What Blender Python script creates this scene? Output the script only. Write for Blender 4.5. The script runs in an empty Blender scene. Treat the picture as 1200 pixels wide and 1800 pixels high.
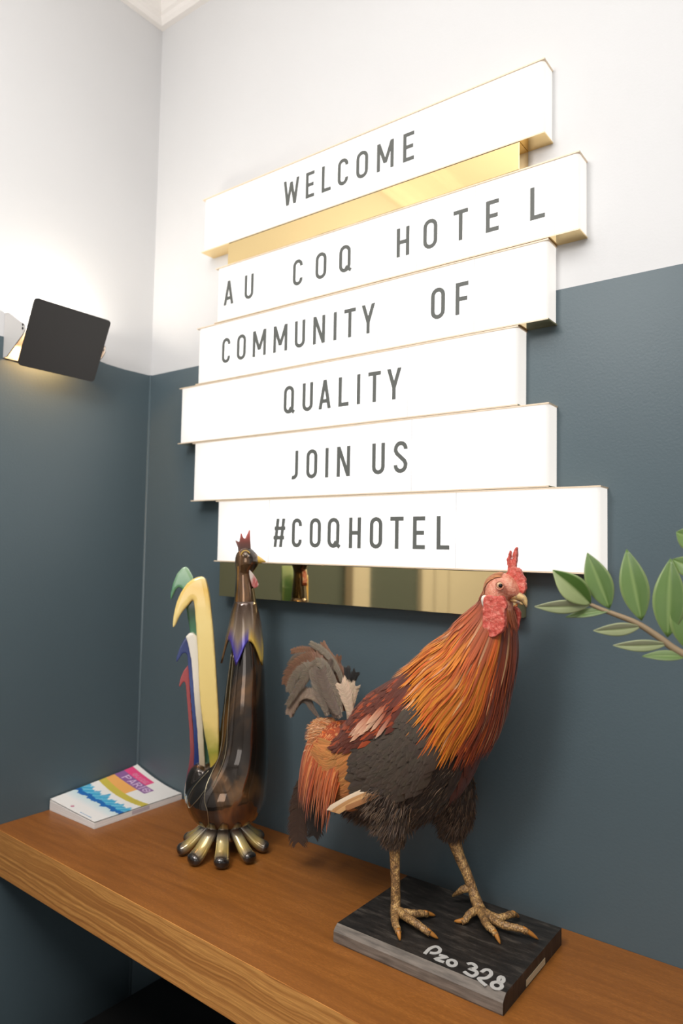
import bpy, bmesh, math, random
from mathutils import Vector, Matrix

# ------------------------------------------------------------------ camera, world, lights
SC = bpy.context.scene
COL = SC.collection
PI = math.pi
rnd = random.Random(7)

cam_d = bpy.data.cameras.new('camera'); cam = bpy.data.objects.new('camera', cam_d); COL.objects.link(cam)
yaw, pitch, roll = -0.64647, 0.05508, 0.01867
fw = Vector((math.sin(yaw)*math.cos(pitch), math.cos(yaw)*math.cos(pitch), math.sin(pitch)))
rt = Vector((math.cos(yaw), -math.sin(yaw), 0)); up = rt.cross(fw)
rt2 = rt*math.cos(roll) + up*math.sin(roll); up2 = up*math.cos(roll) - rt*math.sin(roll)
M = Matrix((rt2, up2, -fw)).transposed().to_4x4(); M.translation = (1.3032, -1.0, 1.3178)
cam.matrix_world = M
cam_d.sensor_fit = 'VERTICAL'; cam_d.sensor_height = 36; cam_d.lens = 24.83; cam_d.clip_start = 0.02
cam_d.dof.use_dof = True; cam_d.dof.focus_distance = 0.93; cam_d.dof.aperture_fstop = 5.0
SC.camera = cam

world = bpy.data.worlds.new('world'); SC.world = world; world.use_nodes = True
bg = world.node_tree.nodes['Background']; bg.inputs[0].default_value = (0.9, 0.95, 1.0, 1); bg.inputs[1].default_value = 0.5

def area(name, loc, target, sx, sy, power, color):
    d = bpy.data.lights.new(name, 'AREA'); d.shape = 'RECTANGLE'; d.size = sx; d.size_y = sy; d.energy = power; d.color = color
    o = bpy.data.objects.new(name, d); COL.objects.link(o); o.location = loc
    o.rotation_euler = (Vector(target) - Vector(loc)).to_track_quat('-Z', 'Y').to_euler()
    return o
area('added_room_fill', (2.55, -3.55, 1.62), (2.55, 0, 1.62), 1.3, 1.5, 10, (1.0, 0.98, 0.96))  # unseen source, added as soft fill from behind the camera
area('ceiling_lamp_light', (1.50, -1.30, 2.62), (1.50, -1.30, 0), 2.0, 1.2, 25, (1.0, 0.985, 0.955))
pd = bpy.data.lights.new('added_wall_fill', 'POINT'); pd.energy = 27; pd.shadow_soft_size = 0.18; pd.color = (1.0, 0.97, 0.94)  # added fill for the upper walls, no fitting hangs here
po = bpy.data.objects.new('added_wall_fill', pd); COL.objects.link(po); po.location = (0.72, -1.2, 2.08)

vs = SC.view_settings
vs.view_transform = 'Standard'; vs.look = 'None'; vs.exposure = 0.12; vs.gamma = 1.0; vs.use_curve_mapping = False
SC.cycles.use_denoising = True
SC.cycles.max_bounces = 8
SC.cycles.caustics_refractive = False

# ------------------------------------------------------------------ helpers
def lin(r, g, b):
    f = lambda c: c/12.92 if c <= 0.04045 else ((c+0.055)/1.055)**2.4
    return (f(r/255), f(g/255), f(b/255), 1.0)

class Mat:
    """principled material with a small node helper"""
    def __init__(s, name, color=(0.8, 0.8, 0.8, 1), rough=0.5, metal=0.0, **kw):
        s.m = bpy.data.materials.new(name); s.m.use_nodes = True
        s.nt = s.m.node_tree; s.b = s.nt.nodes['Principled BSDF']
        s.b.inputs['Base Color'].default_value = color; s.b.inputs['Roughness'].default_value = rough
        s.b.inputs['Metallic'].default_value = metal
        for k, v in kw.items(): s.b.inputs[k.replace('_', ' ')].default_value = v
    def n(s, t, **kw):
        nd = s.nt.nodes.new(t)
        for k, v in kw.items(): setattr(nd, k, v)
        return nd
    def l(s, a, b): s.nt.links.new(a, b)
    def coord(s, kind='Object', scale=(1, 1, 1)):
        tc = s.n('ShaderNodeTexCoord'); mp = s.n('ShaderNodeMapping'); mp.inputs['Scale'].default_value = scale
        s.l(tc.outputs[kind], mp.inputs['Vector']); return mp.outputs['Vector']
    def noise(s, vec, scale, detail=4, rough=0.55, dist=0.0):
        t = s.n('ShaderNodeTexNoise'); t.inputs['Scale'].default_value = scale; t.inputs['Detail'].default_value = detail
        t.inputs['Roughness'].default_value = rough; t.inputs['Distortion'].default_value = dist
        s.l(vec, t.inputs['Vector']); return t.outputs['Fac']
    def ramp(s, fac, stops):
        r = s.n('ShaderNodeValToRGB'); e = r.color_ramp.elements
        while len(e) < len(stops): e.new(0.5)
        for el, (p, c) in zip(e, stops): el.position = p; el.color = c
        s.l(fac, r.inputs['Fac']); return r.outputs['Color']
    def mix(s, fac, a, b, mode='MIX'):
        x = s.n('ShaderNodeMix', data_type='RGBA', blend_type=mode)
        for inp, v in ((x.inputs['Factor'], fac), (x.inputs['A'], a), (x.inputs['B'], b)):
            pass
        ins = [i for i in x.inputs if i.enabled]
        for inp, v in zip(ins, (fac, a, b)):
            if hasattr(v, 'links'): s.l(v, inp)
            else: inp.default_value = v
        return [o for o in x.outputs if o.enabled][0]
    def math(s, op, a, b=None, c=None):
        x = s.n('ShaderNodeMath', operation=op)
        for i, v in enumerate((a, b, c)):
            if v is None: continue
            if hasattr(v, 'links'): s.l(v, x.inputs[i])
            else: x.inputs[i].default_value = v
        return x.outputs[0]
    def color(s, out): s.l(out, s.b.inputs['Base Color'])
    def rough(s, out): s.l(out, s.b.inputs['Roughness'])
    def bump(s, h, strength=0.3, dist=0.001):
        b = s.n('ShaderNodeBump'); b.inputs['Strength'].default_value = strength; b.inputs['Distance'].default_value = dist
        s.l(h, b.inputs['Height']); s.l(b.outputs['Normal'], s.b.inputs['Normal'])
    def attr(s, name='Col'):
        a = s.n('ShaderNodeAttribute'); a.attribute_name = name; return a.outputs['Color']

def link_mesh(name, me, mats, parent=None, smooth=False):
    o = bpy.data.objects.new(name, me); COL.objects.link(o)
    for m in (mats if isinstance(mats, (list, tuple)) else [mats]): me.materials.append(m.m)
    if parent is not None:
        o.parent = parent; o.matrix_parent_inverse = parent_inv(parent)
    if smooth:
        for p in me.polygons: p.use_smooth = True
    return o
def parent_inv(p):
    L = Matrix.Identity(4); q = p; chain = []
    while q is not None:
        chain.append(Matrix.LocRotScale(q.location, q.rotation_euler, q.scale)); q = q.parent
        if q is not None: break
    W = WORLD.get(p.name)
    return W.inverted() if W is not None else Matrix.Identity(4)
WORLD = {}
def thing(name, loc, label, cat, group=None):
    o = bpy.data.objects.new(name, None); COL.objects.link(o); o.location = loc; o.empty_display_size = 0.05
    o['label'] = label; o['category'] = cat
    if group: o['group'] = group
    WORLD[o.name] = Matrix.Translation(loc)
    return o
def tag(o, label, cat, group=None):
    o['label'] = label; o['category'] = cat
    if group: o['group'] = group
    return o
def structure(o): o['kind'] = 'structure'; return o

def obj(name, bm, mats, parent=None, smooth=False):
    me = bpy.data.meshes.new(name); bm.to_mesh(me); bm.free()
    return link_mesh(name, me, mats, parent, smooth)
def pyobj(name, V, F, mats, parent=None, smooth=False):
    me = bpy.data.meshes.new(name); me.from_pydata(V, [], F); me.update()
    return link_mesh(name, me, mats, parent, smooth)

def add_box(bm, x0, x1, y0, y1, z0, z1, mi=0):
    vs_ = [bm.verts.new(p) for p in ((x0,y0,z0),(x1,y0,z0),(x1,y1,z0),(x0,y1,z0),(x0,y0,z1),(x1,y0,z1),(x1,y1,z1),(x0,y1,z1))]
    fs = []
    for f in ((0,3,2,1),(4,5,6,7),(0,1,5,4),(1,2,6,5),(2,3,7,6),(3,0,4,7)):
        fc = bm.faces.new([vs_[i] for i in f]); fc.material_index = mi; fs.append(fc)
    return vs_, fs
def box(x0, x1, y0, y1, z0, z1):
    bm = bmesh.new(); add_box(bm, x0, x1, y0, y1, z0, z1); return bm
def bevel_edges(bm, width, seg=3, test=None):
    es = [e for e in bm.edges if test is None or test(e)]
    bmesh.ops.bevel(bm, geom=es, offset=width, segments=seg, profile=0.5, affect='EDGES', clamp_overlap=True)
def add_loft(bm, rings, cap=True, closed=True, mi=0):
    """rings: lists of points of equal length"""
    vr = [[bm.verts.new(p) for p in r] for r in rings]
    n = len(rings[0])
    for a, b in zip(vr, vr[1:]):
        for i in range(n if closed else n-1):
            j = (i+1) % n
            f = bm.faces.new((a[i], a[j], b[j], b[i])); f.material_index = mi; f.smooth = True
    if cap and closed:
        for r, rev in ((vr[0], True), (vr[-1], False)):
            f = bm.faces.new(list(reversed(r)) if rev else r); f.material_index = mi
    return vr
def add_tube(bm, path, radii, n=10, mi=0, flat=1.0):
    P = [Vector(p) for p in path]; rings = []
    ref = Vector((0.13, 0.31, 1)).normalized()
    for i, p in enumerate(P):
        t = (P[min(i+1, len(P)-1)] - P[max(i-1, 0)]).normalized()
        a = t.cross(ref)
        if a.length < 0.05: a = t.cross(Vector((1, 0, 0)))
        a.normalize(); b = t.cross(a)
        r = radii[i] if isinstance(radii, (list, tuple)) else radii
        rings.append([p + (a*math.cos(k*2*PI/n) + b*math.sin(k*2*PI/n)*flat)*r for k in range(n)])
    return add_loft(bm, rings, mi=mi)
def spline(P, n):
    """Catmull-Rom through points, n samples per span"""
    P = [Vector(p) for p in P]; out = []
    for i in range(len(P)-1):
        a, b, c, d = P[max(i-1, 0)], P[i], P[i+1], P[min(i+2, len(P)-1)]
        for k in range(n):
            t = k/n
            out.append(0.5*((2*b) + (c-a)*t + (2*a-5*b+4*c-d)*t*t + (3*b-a-3*c+d)*t**3))
    out.append(P[-1].copy()); return out
def slab(points3d, normal, thick):
    """closed outline -> solid of given thickness, centred on the outline's plane"""
    bm = bmesh.new(); n = Vector(normal).normalized()*thick*0.5
    a = [bm.verts.new(Vector(p)-n) for p in points3d]; b = [bm.verts.new(Vector(p)+n) for p in points3d]
    k = len(a); fa = bm.faces.new(list(reversed(a))); fb = bm.faces.new(b)
    for i in range(k): bm.faces.new((a[i], a[(i+1) % k], b[(i+1) % k], b[i]))
    bmesh.ops.triangulate(bm, faces=[fa, fb])
    bmesh.ops.recalc_face_normals(bm, faces=bm.faces[:])
    return bm
def soften(o, voxel, iters, factor=0.5):
    r = o.modifiers.new('remesh', 'REMESH'); r.mode = 'VOXEL'; r.voxel_size = voxel; r.use_smooth_shade = True
    if iters:
        s = o.modifiers.new('smooth', 'SMOOTH'); s.factor = factor; s.iterations = iters
    return o
def setcol(me, cols, name='Col'):
    at = me.color_attributes.new(name, 'FLOAT_COLOR', 'POINT')
    flat = []
    for c in cols: flat.extend((c[0], c[1], c[2], 1.0))
    at.data.foreach_set('color', flat)

# ribbon strokes (letters, handwriting): polyline in a plane -> mitred band
def stroke(pts, t, closed=False):
    if closed == 'p':      # slanted leg with level ends: a parallelogram
        (xa, ya), (xb, yb) = pts; dx, dy = xb-xa, yb-ya; wx = t*math.hypot(dx, dy)/abs(dy)/2
        return [(Vector((xa-wx, ya)), Vector((xa+wx, ya)), Vector((xb+wx, yb)), Vector((xb-wx, yb)))]
    P = [Vector(p) for p in pts]; n = len(P); L, Rr = [], []
    for i in range(n):
        if closed: a, b = P[i-1], P[(i+1) % n]; d0 = (P[i]-a); d1 = (b-P[i])
        else:
            d1 = P[min(i+1, n-1)]-P[min(i, n-2)]; d0 = P[max(i, 1)]-P[max(i-1, 0)]
        d0 = d0.normalized(); d1 = d1.normalized(); m = d0+d1
        if m.length < 1e-6: m = d1
        m.normalize(); nn = Vector((-m.y, m.x)); q = max(0.45, abs(Vector((-d1.y, d1.x)).dot(nn)))
        L.append(P[i]+nn*(t/2/q)); Rr.append(P[i]-nn*(t/2/q))
    quads = []
    for i in range(n if closed else n-1):
        j = (i+1) % n; quads.append((L[i], Rr[i], Rr[j], L[j]))
    return quads
def arc(cx, cy, rx, ry, a0, a1, n=8):
    return [(cx+rx*math.cos(math.radians(a0+(a1-a0)*k/n)), cy+ry*math.sin(math.radians(a0+(a1-a0)*k/n))) for k in range(n+1)]
def glyph(c, w, h=1.0, t=0.13):
    """centre-line strokes of a condensed sans capital, width w and height h: [(points, closed)]"""
    l, r, b, u = t/2, w-t/2, t/2, h-t/2; R = (w-t)/2; cx = w/2
    if c == 'O': return [(arc(cx, u-R, R, R, 0, 180)+arc(cx, b+R, R, R, 180, 360), True)]
    if c == 'Q': return [(arc(cx, u-R, R, R, 0, 180)+arc(cx, b+R, R, R, 180, 360), True), ([(w*0.56, h*0.2), (w*1.04, h*0.03)], False)]
    if c == 'C': return [([(r, h*0.73)]+arc(cx, u-R, R, R, 0, 180)+arc(cx, b+R, R, R, 180, 360)+[(r, h*0.27)], False)]
    if c == 'U': return [([(l, h)]+arc(cx, b+R, R, R, 180, 360)+[(r, h)], False)]
    if c == 'J': return [([(r, h)]+arc(r-R*1.15, b+R*1.15, R*1.15, R*1.15, 0, -110), False)]
    if c == 'S':
        m = h*0.5
        return [([(r, h*0.74)]+arc(cx, u-R, R, R, 0, 180)+[(l, h*0.71), (l+R*0.25, h*0.62), (cx, m), (r-R*0.25, h*0.38), (r, h*0.29)]+arc(cx, b+R, R, R, 0, -180)+[(l, h*0.26)], False)]
    if c == 'W': return [([(l, h), (w*0.27, 0)], 'p'), ([(w*0.27, 0), (cx, h*0.9)], 'p'), ([(cx, h*0.9), (w*0.73, 0)], 'p'), ([(w*0.73, 0), (r, h)], 'p')]
    if c == 'E': return [([(l, 0), (l, h)], False), ([(0, u), (w, u)], False), ([(0, h*0.5), (w*0.92, h*0.5)], False), ([(0, b), (w, b)], False)]
    if c == 'F': return [([(l, 0), (l, h)], False), ([(0, u), (w, u)], False), ([(0, h*0.48), (w*0.92, h*0.48)], False)]
    if c == 'L': return [([(l, 0), (l, h)], False), ([(0, b), (w, b)], False)]
    if c == 'M': return [([(l, 0), (l, h)], False), ([(r, 0), (r, h)], False), ([(l, h), (cx, h*0.24)], 'p'), ([(cx, h*0.24), (r, h)], 'p')]
    if c == 'N': return [([(l, 0), (l, h)], False), ([(r, 0), (r, h)], False), ([(l, h), (r, 0)], 'p')]
    if c == 'A': return [([(l, 0), (cx, h)], 'p'), ([(cx, h), (r, 0)], 'p'), ([(w*0.2, h*0.27), (w*0.8, h*0.27)], False)]
    if c == 'H': return [([(l, 0), (l, h)], False), ([(r, 0), (r, h)], False), ([(l, h*0.5), (r, h*0.5)], False)]
    if c == 'I': return [([(w/2, 0), (w/2, h)], False)]
    if c == 'T': return [([(cx, 0), (cx, h)], False), ([(0, u), (w, u)], False)]
    if c == 'Y': return [([(cx, 0), (cx, h*0.46)], False), ([(l, h), (cx, h*0.38)], 'p'), ([(cx, h*0.38), (r, h)], 'p')]
    if c == '#': return [([(w*0.14, 0), (w*0.36, h)], 'p'), ([(w*0.62, 0), (w*0.86, h)], 'p'), ([(w*0.08, h*0.66), (w*1.0, h*0.66)], False), ([(0, h*0.33), (w*0.92, h*0.33)], False)]
    if c == 'P': return [([(l, 0), (l, h)], False), ([(l, u)]+arc(r-R, u-h*0.25+t/4, R, h*0.25-t/4, 90, -90)+[(l, h*0.5)], False)]
    if c == 'R': return [([(l, 0), (l, h)], False), ([(l, u)]+arc(r-R, u-h*0.24+t/4, R, h*0.24-t/4, 90, -90)+[(l, h*0.5)], False), ([(cx, h*0.5), (r, 0)], 'p')]
    if c == 'G': return [([(r, h*0.73)]+arc(cx, u-R, R, R, 0, 180)+arc(cx, b+R, R, R, 180, 360)+[(r, h*0.46), (cx, h*0.46)], False)]
    if c == 'D': return [([(l, b), (l, u)]+arc(r-R, u-R, R, R, 90, 0)+arc(r-R, b+R, R, R, 0, -90), True)]
    return []
def band_mesh(quads, place, depth):
    """flat quads (2D) -> thin solid in space; place(x, y, d) gives the 3D point, d = distance above the surface"""
    V, F = [], []
    for q in quads:
        k = len(V)
        V += [place(p.x, p.y, 0) for p in q] + [place(p.x, p.y, depth+0.00004*(k//8 % 7)) for p in q]
        F += [(k+4, k+5, k+6, k+7)] + [(k+i, k+(i+1) % 4, k+4+(i+1) % 4, k+4+i) for i in range(4)]
    return V, F

# ------------------------------------------------------------------ materials
def paint(name, col, rough, bump):
    m = Mat(name, col, rough); v = m.coord('Object')
    n1 = m.noise(v, 260, 3); n2 = m.noise(v, 3.0, 3)
    m.color(m.mix(n2, tuple(c*0.96 for c in col[:3])+(1,), tuple(min(1, c*1.04) for c in col[:3])+(1,)))
    m.bump(n1, bump, 0.0006); m.b.inputs['Specular IOR Level'].default_value = 0.32; return m
WHITE = paint('white_wall_paint', (0.645, 0.645, 0.65, 1), 0.55, 0.25)
BLUE = paint('slate_blue_paint', (0.088, 0.123, 0.141, 1), 0.40, 0.30)
CEIL = paint('ceiling_paint', (0.84, 0.81, 0.78, 1), 0.7, 0.2)
FLOORM = Mat('dark_floor', (0.012, 0.012, 0.012, 1), 0.5)
v = FLOORM.coord('Object', (1, 8, 1)); FLOORM.color(FLOORM.ramp(FLOORM.noise(v, 5), [(0.3, (0.008, 0.008, 0.008, 1)), (0.7, (0.022, 0.019, 0.016, 1))]))
BLACKM = Mat('black_lacquer', (0.008, 0.008, 0.008, 1), 0.5)

BRASS = Mat('polished_brass', (0.95, 0.72, 0.36, 1), 0.05, 1.0)
v = BRASS.coord('Object', (1, 1, 60)); BRASS.rough(BRASS.math('MULTIPLY_ADD', BRASS.noise(v, 12), 0.05, 0.02))
BRASS_EDGE = Mat('brass_edge', (0.80, 0.65, 0.48, 1), 0.4, 0.0)
LETTER = Mat('letter_print', (0.050, 0.051, 0.046, 1), 0.6); LETTER.b.inputs['Emission Color'].default_value = (0.95, 1.0, 0.9, 1); LETTER.b.inputs['Emission Strength'].default_value = 0.07   # emission imitates the lens glare that lifts the dark letters
JOINT = Mat('tile_joint_grey', (0.3, 0.3, 0.3, 1), 0.5); JOINT.b.inputs['Emission Color'].default_value = (1, 1, 1, 1); JOINT.b.inputs['Emission Strength'].default_value = 0.40   # the lit box shines through the gap

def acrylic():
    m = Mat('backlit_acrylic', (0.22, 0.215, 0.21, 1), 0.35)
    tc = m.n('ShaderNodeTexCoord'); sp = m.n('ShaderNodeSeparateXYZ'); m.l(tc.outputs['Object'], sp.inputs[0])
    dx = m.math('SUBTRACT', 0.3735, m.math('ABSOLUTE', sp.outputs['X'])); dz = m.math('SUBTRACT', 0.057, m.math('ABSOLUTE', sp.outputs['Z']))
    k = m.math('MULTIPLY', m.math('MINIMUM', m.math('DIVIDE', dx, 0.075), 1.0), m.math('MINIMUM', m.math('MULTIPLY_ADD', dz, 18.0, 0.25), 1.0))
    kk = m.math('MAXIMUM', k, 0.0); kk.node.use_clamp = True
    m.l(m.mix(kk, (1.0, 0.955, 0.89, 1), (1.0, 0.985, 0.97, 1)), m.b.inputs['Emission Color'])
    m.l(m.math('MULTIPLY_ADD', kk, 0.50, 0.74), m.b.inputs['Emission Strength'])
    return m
ACRYLIC = acrylic()

def wood(name, c0, c1, c2, along, freq, rough):
    m = Mat(name, c1, rough); v = m.coord('Object', along)
    n1 = m.noise(v, freq, 5, 0.6, 0.4)
    v2 = m.coord('Object', (along[0]*6, along[1]*6, along[2]*6)); n2 = m.noise(v2, freq*2.2, 3, 0.6)
    a = m.ramp(n1, [(0.30, c0), (0.52, c1), (0.72, c2)])
    col = m.mix(m.ramp(n2, [(0.42, (0, 0, 0, 1)), (0.62, (0.55, 0.55, 0.55, 1))]), a, c0)
    n3 = m.noise(m.coord('Object', (180, 700, 700)), 1.0, 2, 0.6)
    m.color(m.mix(m.ramp(n3, [(0.44, (0.5, 0.5, 0.5, 1)), (0.60, (0, 0, 0, 1))]), col, c0)); m.bump(n3, 0.2, 0.0006); return m
WOOD_TOP = wood('stained_wood_top', (0.22, 0.076, 0.014, 1), (0.33, 0.118, 0.022, 1), (0.43, 0.165, 0.034, 1), (1.2, 14, 14), 6, 0.40)

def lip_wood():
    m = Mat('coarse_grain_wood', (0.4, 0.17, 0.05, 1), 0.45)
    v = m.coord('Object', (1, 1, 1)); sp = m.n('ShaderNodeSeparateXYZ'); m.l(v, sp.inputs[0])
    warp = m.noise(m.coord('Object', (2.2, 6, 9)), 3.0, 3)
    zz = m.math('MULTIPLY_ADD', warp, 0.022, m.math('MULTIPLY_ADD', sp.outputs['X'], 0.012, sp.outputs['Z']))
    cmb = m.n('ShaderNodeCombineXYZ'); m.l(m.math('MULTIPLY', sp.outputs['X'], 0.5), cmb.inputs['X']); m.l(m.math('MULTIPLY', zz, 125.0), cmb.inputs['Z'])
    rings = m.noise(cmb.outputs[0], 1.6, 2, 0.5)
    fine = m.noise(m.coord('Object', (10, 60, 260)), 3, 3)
    a = m.ramp(rings, [(0.34, (0.40, 0.155, 0.036, 1)), (0.46, (0.54, 0.23, 0.055, 1)), (0.60, (0.70, 0.33, 0.088, 1))])  # grain colours lightened to stand in for room light on the front face
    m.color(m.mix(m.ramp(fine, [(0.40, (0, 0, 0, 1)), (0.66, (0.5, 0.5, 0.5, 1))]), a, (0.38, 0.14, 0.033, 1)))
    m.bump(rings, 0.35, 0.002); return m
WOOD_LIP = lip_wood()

# ------------------------------------------------------------------ the setting
H, X1, Y1 = 2.66, 3.6, -3.6
DADO = 1.7065
def wall(name, quads_low, quads_high):
    bm = bmesh.new()
    for mi, quads in ((0, quads_low), (1, quads_high)):
        for q in quads:
            vs_, fs = add_box(bm, *q, mi=mi)
    return structure(obj(name, bm, [BLUE if name == 'wall_back' else WHITE, WHITE]))
wall('wall_back', [(-0.1, X1+0.1, 0.0, 0.1, 0, DADO)], [(-0.1, X1+0.1, 0.0, 0.1, DADO, H)])
# left wall: the painted edge wanders a little, as in the photograph
bm = bmesh.new(); pr = [(-3.6, 0.004), (-0.42, 0.004), (-0.30, 0.002), (-0.20, 0.002), (-0.135, 0.004), (-0.115, 0.001), (-0.07, -0.001), (0.0, 0.0)]
lo = [(bm.verts.new((0, y, 0)), bm.verts.new((0, y, DADO+d)), bm.verts.new((0, y, H))) for y, d in pr]
for a, b in zip(lo, lo[1:]):
    f = bm.faces.new((a[0], a[1], b[1], b[0])); f.material_index = 0
    f = bm.faces.new((a[1], a[2], b[2], b[1])); f.material_index = 1
add_box(bm, -0.1, -0.002, -3.6, 0, 0, H, 1)
structure(obj('wall_left', bm, [BLUE, WHITE]))
wz0, wz1 = 0.85, 2.4
wall('wall_front', [(-0.1, X1+0.1, Y1-0.1, Y1, 0, wz0), (-0.1, 1.88, Y1-0.1, Y1, wz0, DADO), (3.22, X1+0.1, Y1-0.1, Y1, wz0, DADO)],
     [(-0.1, 1.88, Y1-0.1, Y1, DADO, H), (3.22, X1+0.1, Y1-0.1, Y1, DADO, H), (1.88, 3.22, Y1-0.1, Y1, wz1, H)])
bm = box(X1, X1+0.1, Y1, 0, 0, H); structure(obj('wall_right', bm, WHITE))
def added_window(name, axis, a0, a1, p):
    bm = bmesh.new()
    for (u0, u1, z0, z1) in ((a0, a0+0.05, wz0, wz1), (a1-0.05, a1, wz0, wz1), (a0, a1, wz0, wz0+0.05), (a0, a1, wz1-0.05, wz1), ((a0+a1)/2-0.03, (a0+a1)/2+0.03, wz0, wz1)):
        if axis == 'x': add_box(bm, u0, u1, p-0.08, p-0.03, z0, z1)
        else: add_box(bm, p+0.03, p+0.08, u0, u1, z0, z1)
    structure(obj(name, bm, WHITE))
added_window('added_window_1', 'x', 1.88, 3.22, Y1)  # unseen, added for room-side light and reflections in the brass
structure(obj('floor', box(-0.1, X1+0.1, Y1-0.1, 0.1, -0.08, 0), FLOORM))
structure(obj('ceiling', box(-0.1, X1+0.1, Y1-0.1, 0.1, H, H+0.08), CEIL))
# unseen white doorway, added on the left wall for the brass to mirror
def added_door(name, y0, y1):
    bm = bmesh.new(); add_box(bm, 0.0, 0.03, y0, y1, 0.01, 2.05)
    for k in range(3):
        z0 = 0.12+k*0.64; add_box(bm, 0.03, 0.038, y0+0.09, y1-0.09, z0, z0+0.55)
    d = structure(obj(name, bm, WHITE))
    bm = bmesh.new(); add_tube(bm, [(0.03, y1-0.06, 1.0), (0.075, y1-0.06, 1.0), (0.08, y1-0.16, 1.0)], 0.009, 10); obj('added_door_handle', bm, BRASS, d, True)
    bm = bmesh.new()
    for q in ((y0-0.08, y0, 0, 2.13), (y1, y1+0.08, 0, 2.13), (y0, y1, 2.05, 2.13)): add_box(bm, 0.0, 0.02, *q)
    obj('added_door_frame', bm, WHITE, d)
added_door('added_door_1', -2.1, -1.33)
structure(obj('added_trim_4', box(0.0, 0.03, -0.91, -0.82, 0, 2.2), WHITE))  # unseen white strip, added as a bright bar in the brass reflection
# cornice along both walls, mitred in the corner
CZ = 2.5188
prof = [(0.0, 0.0), (0.012, 0.001), (0.018, 0.008), (0.020, 0.016), (0.026, 0.020), (0.032, 0.040), (0.050, 0.062), (0.078, 0.082), (0.100, 0.092), (0.112, 0.095), (0.114, 0.108), (0.125, 0.112), (0.130, H-CZ)]
bm = bmesh.new()
ra = [bm.verts.new((d, -3.6, CZ+z)) for d, z in prof]; rb = [bm.verts.new((d, -d, CZ+z)) for d, z in prof]; rc = [bm.verts.new((3.6, -d, CZ+z)) for d, z in prof]
for p, q in ((ra, rb), (rb, rc)):
    for i in range(len(prof)-1): f = bm.faces.new((p[i], p[i+1], q[i+1], q[i])); f.smooth = False
bmesh.ops.recalc_face_normals(bm, faces=bm.faces[:])
# leaf relief in the corner of the cove
for k in range(5):
    a = PI/4 + (k-2)*0.33; c = Vector((0.052+0.02*math.cos(a), -0.052-0.02*math.sin(a), CZ+0.078))
    bmesh.ops.create_icosphere(bm, subdivisions=2, radius=0.012, matrix=Matrix.Translation(c) @ Matrix.Diagonal((1.0, 1.0, 1.5, 1)))
structure(obj('trim_1', bm, CEIL))
bm = bmesh.new(); add_tube(bm, [(0.001, -0.001, 0), (0.001, -0.001, DADO)], 0.0034, 8); structure(obj('trim_2', bm, BLUE, None, True))

# ------------------------------------------------------------------ wooden shelf
ZS = 0.8; SX = 2.3; TH = 0.080
shelf = thing('wall_shelf', (0.8, -0.17, ZS-TH), 'long brown stained wooden shelf running along the blue wall', 'shelf')
yf = lambda x: -0.318-0.026*x
def wedge(y_off0, y_off1, z0, z1, back=False):
    bm = bmesh.new(); x0, x1 = 0.001, SX
    c = [(x0, (yf(x0)+y_off1)), (x1, yf(x1)+y_off1)] + ([(x1, -0.001), (x0, -0.001)] if back else [(x1, yf(x1)+y_off0), (x0, yf(x0)+y_off0)])
    a = [bm.verts.new((x, y, z0)) for x, y in c]; b = [bm.verts.new((x, y, z1)) for x, y in c]
    bm.faces.new(list(reversed(a))); bm.faces.new(b)
    for i in range(4): bm.faces.new((a[i], a[(i+1) % 4], b[(i+1) % 4], b[i]))
    return bm
bm = wedge(0, 0.0012, ZS-TH, ZS, True); o = obj('top_board', bm, WOOD_TOP, shelf)
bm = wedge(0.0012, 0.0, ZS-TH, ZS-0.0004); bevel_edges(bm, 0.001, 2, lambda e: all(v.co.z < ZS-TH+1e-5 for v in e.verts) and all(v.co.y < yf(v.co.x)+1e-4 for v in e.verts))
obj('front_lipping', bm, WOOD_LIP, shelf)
# right end rests on an end panel outside the frame
obj('end_panel', box(SX-0.04, SX, -0.33, -0.001, 0.0, ZS-TH), WOOD_TOP, shelf)
cab = thing('storage_box', (0.136, -0.001, 0.0), 'plain black storage box on the floor in the dark under the shelf', 'box')
bm = box(0.136, 0.76, -0.41, -0.001, 0.0, 0.432); bevel_edges(bm, 0.004, 2); obj('container', bm, BLACKM, cab)
bm = box(0.133, 0.763, -0.413, -0.0005, 0.4325, 0.45); bevel_edges(bm, 0.004, 2); obj('lid', bm, BLACKM, cab)
bm = bmesh.new(); add_tube(bm, [(0.39, -0.413, 0.38), (0.39, -0.428, 0.38), (0.51, -0.428, 0.38), (0.51, -0.413, 0.38)], 0.006, 8); obj('handle', bm, BLACKM, cab, True)

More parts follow.
